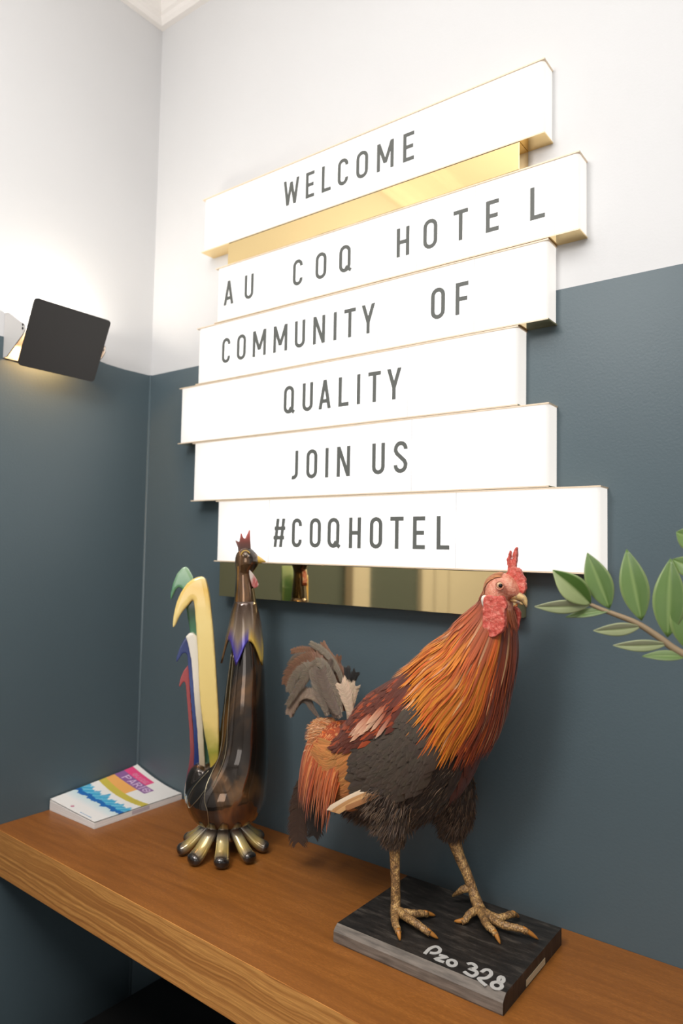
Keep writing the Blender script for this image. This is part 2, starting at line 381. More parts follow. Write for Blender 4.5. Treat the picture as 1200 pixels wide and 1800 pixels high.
# ------------------------------------------------------------------ illuminated sign
ROWS = [(0.1973, 0.9313, 2.0441, 1.9307), (0.2432, 0.9823, 1.8869, 1.7728), (0.1917, 0.9377, 1.7718, 1.6535), (0.1425, 0.8924, 1.6529, 1.5343), (0.1883, 0.9392, 1.5337, 1.4131), (0.2625, 1.0108, 1.4125, 1.2925)]
TEXT = [[('W',.4229,.4611),('E',.4776,.4976),('L',.5152,.5361),('C',.5517,.5746),('O',.5923,.6173),('M',.6359,.6698),('E',.6885,.7096)],
 [('A',.2681,.2948),('U',.3259,.3495),('C',.4511,.4741),('O',.505,.5299),('Q',.5586,.5835),('H',.6785,.7029),('O',.7294,.7551),('T',.7838,.809),('E',.8393,.8603),('L',.9096,.9319)],
 [('C',.267,.2898),('O',.3091,.3331),('M',.352,.3866),('M',.4058,.4405),('U',.4588,.4834),('N',.5024,.5296),('I',.5487,.5557),('T',.5721,.5967),('Y',.6095,.6367),('O',.7452,.7702),('F',.789,.8107)],
 [('Q',.4356,.4602),('U',.4808,.505),('A',.5186,.5459),('L',.5628,.5847),('I',.6022,.609),('T',.6256,.6509),('Y',.6634,.6911)],
 [('J',.4528,.4736),('O',.4933,.5182),('I',.5364,.5433),('N',.562,.5902),('U',.6361,.6612),('S',.6789,.705)],
 [('#',.4181,.4463),('C',.4627,.4858),('O',.5043,.5295),('Q',.5446,.5703),('H',.5908,.6154),('O',.6337,.6585),('T',.674,.6994),('E',.7171,.7392),('L',.76,.7823)]]
JOINTS = [[.7176], [.3112, .3659, .4907, .5442, .5992, .7167, .8213, .8753, .9464], [.2613, .6429, .8204], [.7032], [.7125], [.4057, .7932]]
BASE = [(1.9645, 2.0130), (1.8053, 1.8540), (1.6874, 1.7379), (1.5679, 1.6197), (1.4456, 1.4979), (1.3227, 1.3749)]
D = 0.0353
sign = thing('lightbox_sign', (0.58, -0.0005, 1.224), 'large white backlit sign of six offset letter boxes with brass edges', 'sign')
for (x0, x1, z1, z0), text, joints, (lb, lt) in zip(ROWS, TEXT, JOINTS, BASE):
    cx, cz = (x0+x1)/2, (z0+z1)/2
    bm = box(x0+0.003-cx, x1-0.0015-cx, -D+0.002, -0.0005, z0+0.0022-cz, z1-0.0022-cz)
    bevel_edges(bm, 0.007, 4, lambda e: abs(e.verts[0].co.z-e.verts[1].co.z) > 0.05 and all(v.co.y < -0.02 for v in e.verts))
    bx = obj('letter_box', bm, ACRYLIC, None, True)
    bx.data.set_sharp_from_angle(angle=0.6)
    bx.parent = sign; bx.location = Vector((cx, 0, cz)) - sign.location
    WORLD[bx.name] = Matrix.Translation((cx, 0, cz))
    obj('brass_top_plate', box(x0, x1, -D, -0.0005, z1-0.0021, z1), BRASS_EDGE, bx)
    bm = bmesh.new(); add_box(bm, x0, x1, -D, -0.0005, z0, z0+0.0021); bm.faces.ensure_lookup_table(); bm.faces[2].material_index = 1
    obj('brass_bottom_plate', bm, [BRASS, BRASS_EDGE], bx)
    for j in joints: obj('tile_joint', box(j-0.0005, j+0.0005, -D+0.0016, -D+0.0022, z0+0.0024, z1-0.0024), JOINT, bx)
    h = lt-lb
    for c, a, b in text:
        qs = []
        for pts, cl in glyph(c, (b-a)/h): qs += stroke(pts, 0.13, cl)
        V, F = band_mesh(qs, lambda x, y, d: (a+x*h, -D+0.002-d, lb+y*h), 0.0008)
        obj('letter', *[None]*0, bm=None, mats=LETTER, parent=bx) if False else pyobj('letter', V, F, LETTER, bx)
def brass_box(z0, z1, d):
    bm = box(0.277, 0.893, -d, -0.0005, z0, z1); bevel_edges(bm, 0.0006, 2); return bm
obj('brass_backing', brass_box(1.8875, 1.9303, D-0.0006), BRASS, sign)
obj('brass_backing', brass_box(1.2255, 1.2920, D-0.0020), BRASS, sign)

# ------------------------------------------------------------------ wall lamp
LAMPW = Mat('white_powder_coat', (0.60, 0.58, 0.56, 1), 0.45)
LAMPK = Mat('black_powder_coat', (0.022, 0.020, 0.019, 1), 0.48)
n_ = LAMPK.noise(LAMPK.coord('Object'), 900, 2); LAMPK.bump(n_, 0.2, 0.0003)
BULB = Mat('warm_led', (1, 0.9, 0.7, 1), 0.5); BULB.b.inputs['Emission Color'].default_value = (1.0, 0.50, 0.14, 1); BULB.b.inputs['Emission Strength'].default_value = 4.0
lamp = thing('wall_lamp', (0.0, -0.255, 1.672), 'wall lamp with a tilted square black shade in a white bracket', 'lamp')
y0, y1, zl, zh, hx, hz = -0.339, -0.170, 1.669, 1.754, 0.072, 1.713
bm = box(0.0005, 0.0025, y0, y1, zl, zh)
for y in (y0, y1):
    a = [(0.001, zl), (0.014, zl), (hx-0.006, hz-0.012), (hx+0.003, hz-0.004), (hx+0.003, hz+0.006), (hx-0.012, hz+0.014), (0.012, zh), (0.001, zh)]
    s = slab([(x, y, z) for x, z in a], (0, 1, 0), 0.002)
    me_ = bpy.data.meshes.new('t'); s.to_mesh(me_); s.free(); bm.from_mesh(me_); bpy.data.meshes.remove(me_)
obj('bracket', bm, LAMPW, lamp)
# shade: rounded square plate tilted about the hinge line
pa, pb = Vector((0.0465, 0, 1.650)), Vector((0.0985, 0, 1.766)); dv = (pb-pa); Ls = dv.length; dv.normalize(); nv_ = Vector((dv.z, 0, -dv.x))
ya, yb, rr = -0.336, -0.1765, 0.007
cs = []
for cxx, czz, a0 in ((yb-rr, Ls-rr, 0), (ya+rr, Ls-rr, 90), (ya+rr, rr, 180), (yb-rr, rr, 270)):
    cs += arc(cxx, czz, rr, rr, a0, a0+90, 5)
pts = [pa + dv*s_ + Vector((0, y_, 0)) for y_, s_ in cs]
sh = obj('shade', slab(pts, nv_, 0.003), LAMPK, lamp)
for yy in (y0, y1):
    sg = -1 if yy == y0 else 1
    bm = bmesh.new(); add_tube(bm, [(hx-0.003, yy-sg*0.001, hz), (hx-0.003, yy+sg*0.0025, hz)], 0.0022, 8); obj('screw', bm, LAMPK, lamp, True)
    bm = bmesh.new(); add_tube(bm, [(hx-0.003, yy-sg*0.001, hz+0.007), (hx-0.003, yy+sg*0.0025, hz+0.007)], 0.0022, 8); obj('screw', bm, LAMPK, lamp, True)
bm = bmesh.new(); add_tube(bm, [(0.020, y0+0.03, 1.712), (0.020, y1-0.03, 1.712)], 0.008, 10); obj('bulb', bm, BULB, lamp, True)
ld = bpy.data.lights.new('wall_lamp_light', 'AREA'); ld.shape = 'RECTANGLE'; ld.size = 0.10; ld.size_y = 0.02; ld.energy = 0.9; ld.color = (1.0, 0.92, 0.80)
lo_ = bpy.data.objects.new('wall_lamp_light', ld); COL.objects.link(lo_); lo_.location = (0.034, -0.255, 1.725); lo_.rotation_euler = (math.radians(180), 0, math.radians(90))
ld2 = bpy.data.lights.new('wall_lamp_low_light', 'AREA'); ld2.shape = 'RECTANGLE'; ld2.size = 0.10; ld2.size_y = 0.015; ld2.energy = 0.5; ld2.color = (1.0, 0.52, 0.20)
lo_ = bpy.data.objects.new('wall_lamp_low_light', ld2); COL.objects.link(lo_); lo_.location = (0.026, -0.275, 1.700); lo_.rotation_euler = (0, 0, math.radians(90))

# ------------------------------------------------------------------ guide book
COVER = Mat('printed_cover', (1, 1, 1, 1), 0.30); COVER.color(COVER.attr())
PAGE = Mat('paper_pages', (0.80, 0.775, 0.74, 1), 0.7)
v = PAGE.coord('Object', (1, 1, 900)); PAGE.color(PAGE.ramp(PAGE.noise(v, 2.0, 2), [(0.35, (0.74, 0.71, 0.68, 1)), (0.6, (0.90, 0.88, 0.85, 1))]))
LABELM = Mat('grey_sticker', (0.55, 0.50, 0.55, 1), 0.5)
BW, BL = 0.149, 0.205
book = thing('guidebook', (0.004+BW/2, -0.108, ZS), 'white paperback guide with a colourful curled cover lying in the corner', 'book')
def top_z(u, v):       # u across from the wall, v from the far edge to the near one
    far = 0.0125 + 0.030*(1-u)**1.7
    near = 0.0135 + 0.0085*(1-u)**1.2
    return ZS + far + (near-far)*v**0.8
def bpt(u, v, dz=0.0):
    return (0.004+u*BW, -0.004-v*BL, top_z(u, v)+dz)
bm = bmesh.new(); N = 14
g = [[(bm.verts.new((0.004+i/N*BW, -0.004-j/N*BL, ZS+0.0004)), bm.verts.new(bpt(i/N, j/N, -0.0022 if j < N else -0.0032))) for i in range(N+1)] for j in range(N+1)]
for j in range(N):
    for i in range(N):
        bm.faces.new((g[j][i][1], g[j+1][i][1], g[j+1][i+1][1], g[j][i+1][1])); bm.faces.new((g[j][i][0], g[j][i+1][0], g[j+1][i+1][0], g[j+1][i][0]))
for i in range(N):
    bm.faces.new((g[0][i][0], g[0][i][1], g[0][i+1][1], g[0][i+1][0])); bm.faces.new((g[N][i][0], g[N][i+1][0], g[N][i+1][1], g[N][i][1]))
    bm.faces.new((g[i][0][0], g[i+1][0][0], g[i+1][0][1], g[i][0][1])); bm.faces.new((g[i][N][0], g[i][N][1], g[i+1][N][1], g[i+1][N][0]))
obj('pages', bm, PAGE, book)
def on_strokes(u, v, strokes, t):
    for pts, cl in strokes:
        n = len(pts)
        for i in range(n if cl is True else n-1):
            ax, ay = pts[i]; bx_, by_ = pts[(i+1) % n]; dx, dy = bx_-ax, by_-ay; L2 = dx*dx+dy*dy or 1e-9
            k = max(0, min(1, ((u-ax)*dx+(v-ay)*dy)/L2))
            if (u-ax-k*dx)**2+(v-ay-k*dy)**2 < t*t: return True
    return False
def word(txt, u0, v0, w, h, gap):
    S = []; x = u0
    for c in txt:
        ww = w*0.45 if c == 'I' else w
        for pts, cl in glyph(c, ww/h, 1.0, 0.14): S.append(([(x+px*h, v0-py*h) for px, py in pts], cl))
        x += ww+gap
    return S
PARIS = word('PARIS', 0.13, 0.302, 0.10, 0.115, 0.022)   # in units of the cover's width
GUIDE = word('GUIDE', 0.15, 0.205, 0.055, 0.070, 0.016)
AS = BL/BW
def fx(x, s): return math.sin(x*37+s)*0.5+math.sin(x*83+s*2.1)*0.3+math.sin(x*171+s*3.7)*0.2
def cover_col(u, v):
    y = v*AS
    if 0.055 < v < 0.165 and u < 0.50 and u < 0.50:
        return (0.80, 0.32, 0.48) if on_strokes(u, y, GUIDE, 0.007) else lin(240, 82, 140)
    if 0.165 <= v < 0.285 and u < 0.69:
        return lin(232, 205, 236) if on_strokes(u, y-0.06, PARIS, 0.0085) else lin(150, 105, 165)
    yb0 = 0.385+0.09*math.sin(u*2.6)*0.5
    if 0.285 <= v < yb0 and u < 0.53: return lin(250, 185, 105)
    if yb0 <= v < yb0+0.085: return lin(212, 196, 84)
    sky = 0.60+0.035*fx(u, 1.0)-0.05*max(0, 1-abs(u-0.42)/0.06)-0.05*max(0, 1-u/0.12)
    blue = 0.69+0.02*fx(u*0.7, 4.0)
    if sky < v < blue: return lin(72, 178, 222) if fx(u*1.3+v*2, 2) > -0.35 else lin(150, 214, 236)
    if blue <= v < blue+0.055+0.012*fx(u, 9): return lin(40, 112, 190)
    if blue <= v < 0.86: k = (v-blue)/(0.86-blue); return tuple(lin(190, 232, 240)[i]*(1-k)+0.92*k for i in range(3))
    if (u-0.40)**2+((v-0.945)*AS)**2 < 0.0006: return lin(205, 120, 150)
    if 0.62 < u < 0.86 and 0.962 < v < 0.972 and fx(u*4, 1) > -0.3: return lin(90, 150, 200)
    return (0.93, 0.925, 0.91)
NU, NV = 150, 210; V, F, C4 = [], [], []
for j in range(NV):
    for i in range(NU):
        k = len(V); V += [bpt(i/NU, j/NV), bpt((i+1)/NU, j/NV), bpt((i+1)/NU, (j+1)/NV), bpt(i/NU, (j+1)/NV)]
        F.append((k+3, k+2, k+1, k)); C4 += [cover_col((i+.5)/NU, (j+.5)/NV)]*4
o = pyobj('cover', V, F, COVER, book, True); setcol(o.data, C4)
o = pyobj('sticker', [(0.004+BW+0.0004, -0.004-BL*v_, ZS+z_) for v_, z_ in ((0.40, 0.0035), (0.40, 0.0105), (0.60, 0.0105), (0.60, 0.0035))], [(0, 1, 2, 3)], LABELM, book)

# ------------------------------------------------------------------ glazed rooster statue
def glaze(name, stops, scale, rough=0.10, metal=0.75, irid=True):
    m = Mat(name, stops[0][1], rough, metal); v = m.coord('Object', (1, 1, 0.35))
    m.color(m.ramp(m.noise(v, scale, 4, 0.55, 1.2), stops)); m.b.inputs['Coat Weight'].default_value = 1.0; m.b.inputs['Coat Roughness'].default_value = 0.05
    return m
GLZ = glaze('dark_lustre_glaze', [(0.30, (0.018, 0.014, 0.012, 1)), (0.47, (0.05, 0.036, 0.026, 1)), (0.57, (0.26, 0.13, 0.05, 1)), (0.66, (0.10, 0.065, 0.055, 1)), (0.80, (0.16, 0.12, 0.18, 1))], 11)
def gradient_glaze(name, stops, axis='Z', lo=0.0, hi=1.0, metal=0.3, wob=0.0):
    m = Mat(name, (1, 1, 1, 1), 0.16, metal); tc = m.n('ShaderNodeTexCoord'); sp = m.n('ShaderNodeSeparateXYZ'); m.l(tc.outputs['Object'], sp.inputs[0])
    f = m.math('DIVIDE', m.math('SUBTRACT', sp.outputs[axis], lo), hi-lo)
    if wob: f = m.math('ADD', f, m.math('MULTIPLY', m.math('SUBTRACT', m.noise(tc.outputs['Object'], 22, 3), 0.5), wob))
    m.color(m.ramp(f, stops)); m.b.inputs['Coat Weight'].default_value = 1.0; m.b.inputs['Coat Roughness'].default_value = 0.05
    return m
SC_C = [0.404,-0.122]; SA = math.radians(43)
stat = thing('rooster_statue', (SC_C[0], SC_C[1], ZS), 'tall glazed rooster statue with dark bronze body and coloured tail plumes', 'statue')
def SL(x, z, y=0.0):   # statue's own frame: x along its facing, y to its left, z up
    return Vector((SC_C[0]+x*math.cos(SA)-y*math.sin(SA), SC_C[1]+x*math.sin(SA)+y*math.cos(SA), ZS+z))
def sring(xl, xr, z, d, n=32):
    c, a = (xl+xr)/2, (xr-xl)/2
    return [SL(c+a*math.cos(k*2*PI/n), z, d*math.sin(k*2*PI/n)) for k in range(n)]
SB = [[-0.0354,0.0304,0.0468],[-0.0481,0.0449,0.0516],[-0.0569,0.0544,0.0592],[-0.066,0.0628,0.0755],[-0.0704,0.0673,0.0918],[-0.0652,0.0688,0.111],[-0.0522,0.0694,0.1282],[-0.0345,0.0699,0.1474],[-0.0224,0.0694,0.1667],[-0.0162,0.0689,0.188],[-0.0124,0.067,0.227],[-0.0086,0.064,0.266],[-0.0038,0.0611,0.3052],[0.0003,0.0554,0.3347],[0.0024,0.0488,0.3643],[0.0046,0.0431,0.3939],[0.0038,0.0423,0.4236],[0.0047,0.0393,0.4434],[0.0057,0.0354,0.4633],[0.0058,0.0346,0.4752],[0.0051,0.0398,0.4832],[0.0039,0.0446,0.4912],[0.0037,0.0454,0.4992],[0.005,0.0432,0.5072],[0.0083,0.0381,0.5132],[0.0141,0.033,0.5182],[0.021,0.0269,0.5212]]
def dens(L, n):
    P = spline([Vector(p) for p in L], n); return [(p.x, p.y, p.z) for p in P]
bm = bmesh.new()
add_loft(bm, [sring(l, r, z, (r-l)/2*(0.95 if z < 0.37 else 0.8)) for l, r, z in dens(SB, 4)])
add_loft(bm, [sring(l, r, z, (0.027-0.008*i/24)*(1-max(0, i-18)/7.5)**0.5) for i, (l, r, z) in enumerate(dens([[-0.0629,0.0026,0.0684],[-0.0713,-0.0126,0.0925],[-0.0709,-0.016,0.1117],[-0.0685,-0.0183,0.1251],[-0.064,-0.0264,0.1367],[-0.0585,-0.0344,0.1444],[-0.0519,-0.0422,0.1492]], 4))])
add_loft(bm, [sring(-0.003-r_, -0.003+r_, z, r_*0.95) for z, r_ in ((0.026, 0.034), (0.034, 0.031), (0.044, 0.028), (0.056, 0.030))])
bk0, bk1 = [SL(*p) for p in [[0.0384,0.5005],[0.0574,0.4973]]]
# brow ridges and raised seams run over the body
body = obj('body', bm, GLZ, stat, True); soften(body, 0.0018, 4)
HORN = Mat('yellow_glaze', lin(214, 176, 84), 0.2); PEARL = glaze('pearl_glaze', [(0.3, lin(120, 105, 90)), (0.5, lin(150, 135, 120)), (0.7, lin(95, 80, 70))], 10, 0.14, 0.5)
bm = bmesh.new(); ax = (bk1-bk0)
add_tube(bm, [bk0-ax*0.5, bk0, bk0+ax*0.5+Vector((0, 0, -0.0005)), bk1+Vector((0, 0, -0.001))], [0.0090, 0.0088, 0.0052, 0.0007], 16)
obj('beak', bm, HORN, stat, True)
# cape of neck feathers with five points
CP = dens([[0.0045,0.0414,0.4275],[0.0015,0.0449,0.4176],[-0.0016,0.0488,0.4038],[-0.005,0.0532,0.384],[-0.0094,0.0557,0.3642],[-0.0118,0.0601,0.3445],[-0.0169,0.0647,0.319]], 4); cz0 = CP[0][2]
CAPE = Mat('cape_glaze', (0.3, 0.25, 0.2, 1), 0.14, 0.55); CAPE.color(CAPE.attr()); CAPE.b.inputs['Coat Weight'].default_value = 1.0; CAPE.b.inputs['Coat Roughness'].default_value = 0.05
CC = []
NA = 60; V, F = [], []
hem_top, hem_bot = 0.045, 0.0
zmin, zmax = CP[-1][2], CP[0][2]
def cape_at(z):
    for a, b in zip(CP, CP[1:]):
        if b[2] <= z <= a[2]:
            k = (a[2]-z)/(a[2]-b[2]+1e-9); return a[0]+(b[0]-a[0])*k, a[1]+(b[1]-a[1])*k
    return CP[-1][:2]
NR = 14
for layer in (0, 1):
    for i in range(NR+1):
        for k in range(NA):
            th = k*2*PI/NA; d = ((math.degrees(th)-252+36) % 72)/36-1
            hem = zmin + 0.042*math.sin(abs(d)*PI/2)
            z = zmax + (hem-zmax)*i/NR; l, r = cape_at(z); c, a = (l+r)/2, (r-l)/2-layer*0.0035
            f = i/NR; dg = math.degrees(th); tipc = {0: (78, 66, 168), 1: (232, 196, 92), 2: (140, 110, 84), 3: (110, 90, 76), 4: (150, 122, 90)}[int(((dg-252+36) % 360)//72)]
            mid = tuple(u+(w-u)*min(1, f*1.5) for u, w in zip((70, 50, 38), (160, 140, 118))); kf = max(0, (f-0.62)/0.38)**1.2
            CC.append(lin(*[u+(w-u)*min(1, kf*1.4) for u, w in zip(mid, tipc)])[:3])
            V.append(SL(c+a*math.cos(th), z, a*(0.81+0.11*i/NR)*math.sin(th)))
for layer in (0, 1):
    b0 = layer*(NR+1)*NA
    for i in range(NR):
        for k in range(NA):
            q = (b0+i*NA+k, b0+(i+1)*NA+k, b0+(i+1)*NA+(k+1) % NA, b0+i*NA+(k+1) % NA); F.append(q if layer == 0 else tuple(reversed(q)))
for k in range(NA):
    a = NR*NA; b = (NR+1)*NA+NR*NA; F.append((a+k, b+k, b+(k+1) % NA, a+(k+1) % NA)); a = 0; b = (NR+1)*NA; F.append((a+(k+1) % NA, b+(k+1) % NA, b+k, a+k))
co = pyobj('neck_cape', V, F, CAPE, stat, True); setcol(co.data, CC)
def plume(name, pts, y, thick, mat, vox=0.0016, it=10):
    o = obj(name, slab([SL(x, z, y) for x, z in pts], SL(0, 0, 1)-SL(0, 0, 0), thick), mat, stat, True); return soften(o, vox, it)
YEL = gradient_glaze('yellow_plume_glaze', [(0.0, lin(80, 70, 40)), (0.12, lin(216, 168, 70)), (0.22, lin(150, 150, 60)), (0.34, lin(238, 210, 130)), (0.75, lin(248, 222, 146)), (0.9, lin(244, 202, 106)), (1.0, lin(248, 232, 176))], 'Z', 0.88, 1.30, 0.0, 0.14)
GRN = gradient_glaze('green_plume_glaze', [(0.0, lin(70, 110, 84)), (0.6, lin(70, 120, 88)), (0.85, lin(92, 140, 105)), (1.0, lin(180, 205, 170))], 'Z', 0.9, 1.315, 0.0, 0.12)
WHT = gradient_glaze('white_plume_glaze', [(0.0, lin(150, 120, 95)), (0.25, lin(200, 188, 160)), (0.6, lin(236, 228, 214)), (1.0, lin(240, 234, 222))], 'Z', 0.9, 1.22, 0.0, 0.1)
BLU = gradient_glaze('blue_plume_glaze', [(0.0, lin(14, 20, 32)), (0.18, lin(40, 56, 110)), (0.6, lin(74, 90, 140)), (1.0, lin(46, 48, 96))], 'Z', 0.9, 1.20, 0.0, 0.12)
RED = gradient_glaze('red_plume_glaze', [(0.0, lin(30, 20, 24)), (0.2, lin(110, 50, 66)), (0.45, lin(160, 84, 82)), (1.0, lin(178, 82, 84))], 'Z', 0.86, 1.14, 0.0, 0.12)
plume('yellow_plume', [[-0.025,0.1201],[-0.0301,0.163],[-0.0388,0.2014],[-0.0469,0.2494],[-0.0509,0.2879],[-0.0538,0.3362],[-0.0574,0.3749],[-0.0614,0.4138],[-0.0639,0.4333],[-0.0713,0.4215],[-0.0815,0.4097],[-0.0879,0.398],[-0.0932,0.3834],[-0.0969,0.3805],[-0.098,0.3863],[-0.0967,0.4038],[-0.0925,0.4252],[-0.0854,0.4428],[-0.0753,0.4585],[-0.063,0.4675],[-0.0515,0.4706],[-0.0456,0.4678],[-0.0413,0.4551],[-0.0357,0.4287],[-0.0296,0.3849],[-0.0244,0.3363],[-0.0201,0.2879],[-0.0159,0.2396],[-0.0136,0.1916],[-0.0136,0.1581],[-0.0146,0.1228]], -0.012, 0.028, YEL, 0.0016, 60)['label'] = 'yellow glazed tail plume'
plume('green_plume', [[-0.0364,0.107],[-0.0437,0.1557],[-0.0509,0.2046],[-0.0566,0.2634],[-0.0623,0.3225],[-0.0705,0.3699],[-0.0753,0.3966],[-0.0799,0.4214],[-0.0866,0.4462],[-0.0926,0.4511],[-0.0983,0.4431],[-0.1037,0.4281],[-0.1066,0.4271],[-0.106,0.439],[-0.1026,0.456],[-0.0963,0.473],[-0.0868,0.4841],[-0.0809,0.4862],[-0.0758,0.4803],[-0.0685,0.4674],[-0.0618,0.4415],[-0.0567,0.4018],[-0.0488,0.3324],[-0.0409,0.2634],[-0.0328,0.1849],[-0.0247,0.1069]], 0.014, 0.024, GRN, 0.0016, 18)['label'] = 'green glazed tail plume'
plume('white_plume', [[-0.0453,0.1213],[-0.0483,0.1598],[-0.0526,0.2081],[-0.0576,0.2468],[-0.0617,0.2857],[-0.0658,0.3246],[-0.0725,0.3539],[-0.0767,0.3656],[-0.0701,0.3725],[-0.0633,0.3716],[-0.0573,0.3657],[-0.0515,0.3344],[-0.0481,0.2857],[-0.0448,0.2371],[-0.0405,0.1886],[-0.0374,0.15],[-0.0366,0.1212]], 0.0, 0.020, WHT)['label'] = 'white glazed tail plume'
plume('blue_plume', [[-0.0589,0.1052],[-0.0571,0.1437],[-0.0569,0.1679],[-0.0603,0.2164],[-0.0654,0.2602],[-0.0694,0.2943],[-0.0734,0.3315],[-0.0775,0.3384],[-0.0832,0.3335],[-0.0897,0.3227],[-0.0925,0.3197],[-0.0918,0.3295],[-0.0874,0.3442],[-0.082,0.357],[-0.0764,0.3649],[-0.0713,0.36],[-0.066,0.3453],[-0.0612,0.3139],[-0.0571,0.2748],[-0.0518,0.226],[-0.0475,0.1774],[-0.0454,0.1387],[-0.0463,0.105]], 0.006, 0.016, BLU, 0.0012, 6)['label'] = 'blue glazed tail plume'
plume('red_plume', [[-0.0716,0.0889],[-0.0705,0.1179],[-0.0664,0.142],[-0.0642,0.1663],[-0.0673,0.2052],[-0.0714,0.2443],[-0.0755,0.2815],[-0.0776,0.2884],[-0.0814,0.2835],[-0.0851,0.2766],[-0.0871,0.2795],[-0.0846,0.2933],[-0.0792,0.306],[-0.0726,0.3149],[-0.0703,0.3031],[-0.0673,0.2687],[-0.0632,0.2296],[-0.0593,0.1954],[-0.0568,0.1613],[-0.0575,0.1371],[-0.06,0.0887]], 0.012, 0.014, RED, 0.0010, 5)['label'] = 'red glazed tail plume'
COMBG = gradient_glaze('comb_glaze', [(0.0, lin(70, 52, 44)), (0.35, lin(110, 62, 52)), (0.8, lin(190, 86, 76)), (1.0, lin(206, 120, 100))], 'Z', 1.315, 1.355, 0.2, 0.1)
plume('comb', [[0.0093,0.5109],[0.0081,0.5209],[0.0039,0.5308],[0.0028,0.5338],[0.0068,0.5319],[0.0108,0.5294],[0.0116,0.538],[0.0124,0.546],[0.0139,0.546],[0.0165,0.5391],[0.0196,0.5351],[0.0234,0.5432],[0.0271,0.5523],[0.0286,0.5514],[0.029,0.5383],[0.0303,0.5273],[0.031,0.5173]], 0.0, 0.009, COMBG, 0.0009, 3)
WATG = glaze('wattle_glaze', [(0.40, lin(205, 190, 180)), (0.52, lin(176, 78, 74)), (0.7, lin(205, 180, 168))], 60, 0.16, 0.1)
plume('wattle', [[0.0291,0.4825],[0.0321,0.4796],[0.0372,0.4737],[0.0434,0.4639],[0.0465,0.456],[0.0437,0.452],[0.0388,0.4499],[0.0347,0.4538],[0.0315,0.4637],[0.0293,0.4736]], -0.008, 0.009, WATG, 0.0009, 3)
ex, ez = [0.0222,0.5078]
bm = bmesh.new(); bmesh.ops.create_uvsphere(bm, u_segments=16, v_segments=10, radius=0.0042, matrix=Matrix.Translation(SL(ex, ez, -0.0155))); obj('eye', bm, PEARL, stat, True)
bm = bmesh.new(); add_tube(bm, [SL(ex+0.0075*math.cos(a), ez+0.0075*math.sin(a), -0.0150+0.002*abs(math.cos(a))) for a in [math.radians(x) for x in range(20, 190, 15)]], 0.0009, 6); obj('brow', bm, HORN, stat, True)
# raised seam lines over neck and wing
GOLDL = Mat('seam_lustre', lin(150, 140, 118), 0.2, 0.8)
def body_lr(z):
    for a, b in zip(SB, SB[1:]):
        if a[2] <= z <= b[2]:
            k = (z-a[2])/(b[2]-a[2]+1e-9); return a[0]+(b[0]-a[0])*k, a[1]+(b[1]-a[1])*k
    return SB[0][:2]
def on_body(z, deg, off=0.0003):
    l, r = body_lr(z); c, a = (l+r)/2, (r-l)/2; t = math.radians(deg); d = a*(0.95 if z < 0.37 else 0.8)
    return SL(c+(a+off)*math.cos(t), z, (d+off)*math.sin(t))
for line in ([(0.34, 203), (0.24, 208), (0.18, 215), (0.14, 225), (0.11, 238), (0.085, 250), (0.06, 245), (0.045, 232)],
             [(0.34, 219), (0.24, 226), (0.18, 232), (0.14, 240), (0.115, 246)],
             [(0.145, 212), (0.12, 208), (0.095, 205), (0.085, 212), (0.10, 228), (0.13, 236)]):
    P = []
    for (z0_, d0_), (z1_, d1_) in zip(line, line[1:]):
        P += [on_body(z0_+(z1_-z0_)*k/5, d0_+(d1_-d0_)*k/5) for k in range(5)]
    P = spline(P[::3], 4)
    bm = bmesh.new(); add_tube(bm, P, [0.0002]+[0.0009]*(len(P)-2)+[0.0002], 6); obj('seam', bm, GOLDL, stat, True)
# ring of bent toes
TOE = Mat('toe_glaze', (0.5, 0.4, 0.2, 1), 0.13, 0.4); TOE.color(TOE.attr()); TOE.b.inputs['Coat Weight'].default_value = 1.0; TOE.b.inputs['Coat Roughness'].default_value = 0.05
TRAMP = [(0.0, (70, 58, 50)), (0.30, (150, 138, 124)), (0.50, (206, 186, 126)), (0.68, (200, 172, 100)), (0.82, (140, 122, 92)), (0.92, (60, 52, 48)), (1.0, (24, 21, 20))]
def ramp_at(x):
    for (a_, ca), (b_, cb_) in zip(TRAMP, TRAMP[1:]):
        if x <= b_: return tuple(u+(w-u)*(x-a_)/(b_-a_) for u, w in zip(ca, cb_))
    return TRAMP[-1][1]
for k in range(9):
    a = math.radians(-43+(-90)+k*40+4)
    path = [SL(p.x*math.cos(a)-0.003, p.y, p.x*math.sin(a)) for p in spline([Vector((0.014, 0.050, 0)), Vector((0.026, 0.045, 0)), Vector((0.040, 0.033, 0)), Vector((0.054, 0.0200, 0)), Vector((0.065, 0.0125, 0)), Vector((0.0715, 0.0101, 0))], 4)]
    tipd = (path[-1]-path[-2]).normalized(); path = path[:-1]+[path[-1]+tipd*0.0070*math.sin(f*PI/2) for f in (0.0, 0.3, 0.55, 0.78, 0.95)]
    n = len(path); rad = [0.0085+0.0045*min(1, 1.25*i/(n-6)) for i in range(n)]
    for q_, f in enumerate((0.3, 0.55, 0.78, 0.95)): rad[n-4+q_] = 0.0122*math.cos(f*PI/2)**0.8
    for i in range(n):   # keep the toe above the shelf
        path[i].z = max(path[i].z, ZS+rad[i]*0.76+0.0002)
    bm = bmesh.new(); add_tube(bm, path, rad, 20, 0, 0.76); to = obj('toe', bm, TOE, stat, True)
    cum = [0.0]
    for p_, q_ in zip(path, path[1:]): cum.append(cum[-1]+(q_-p_).length)
    setcol(to.data, [lin(*ramp_at(cum[i]/cum[-1]))[:3] for i in range(n) for _ in range(20)])

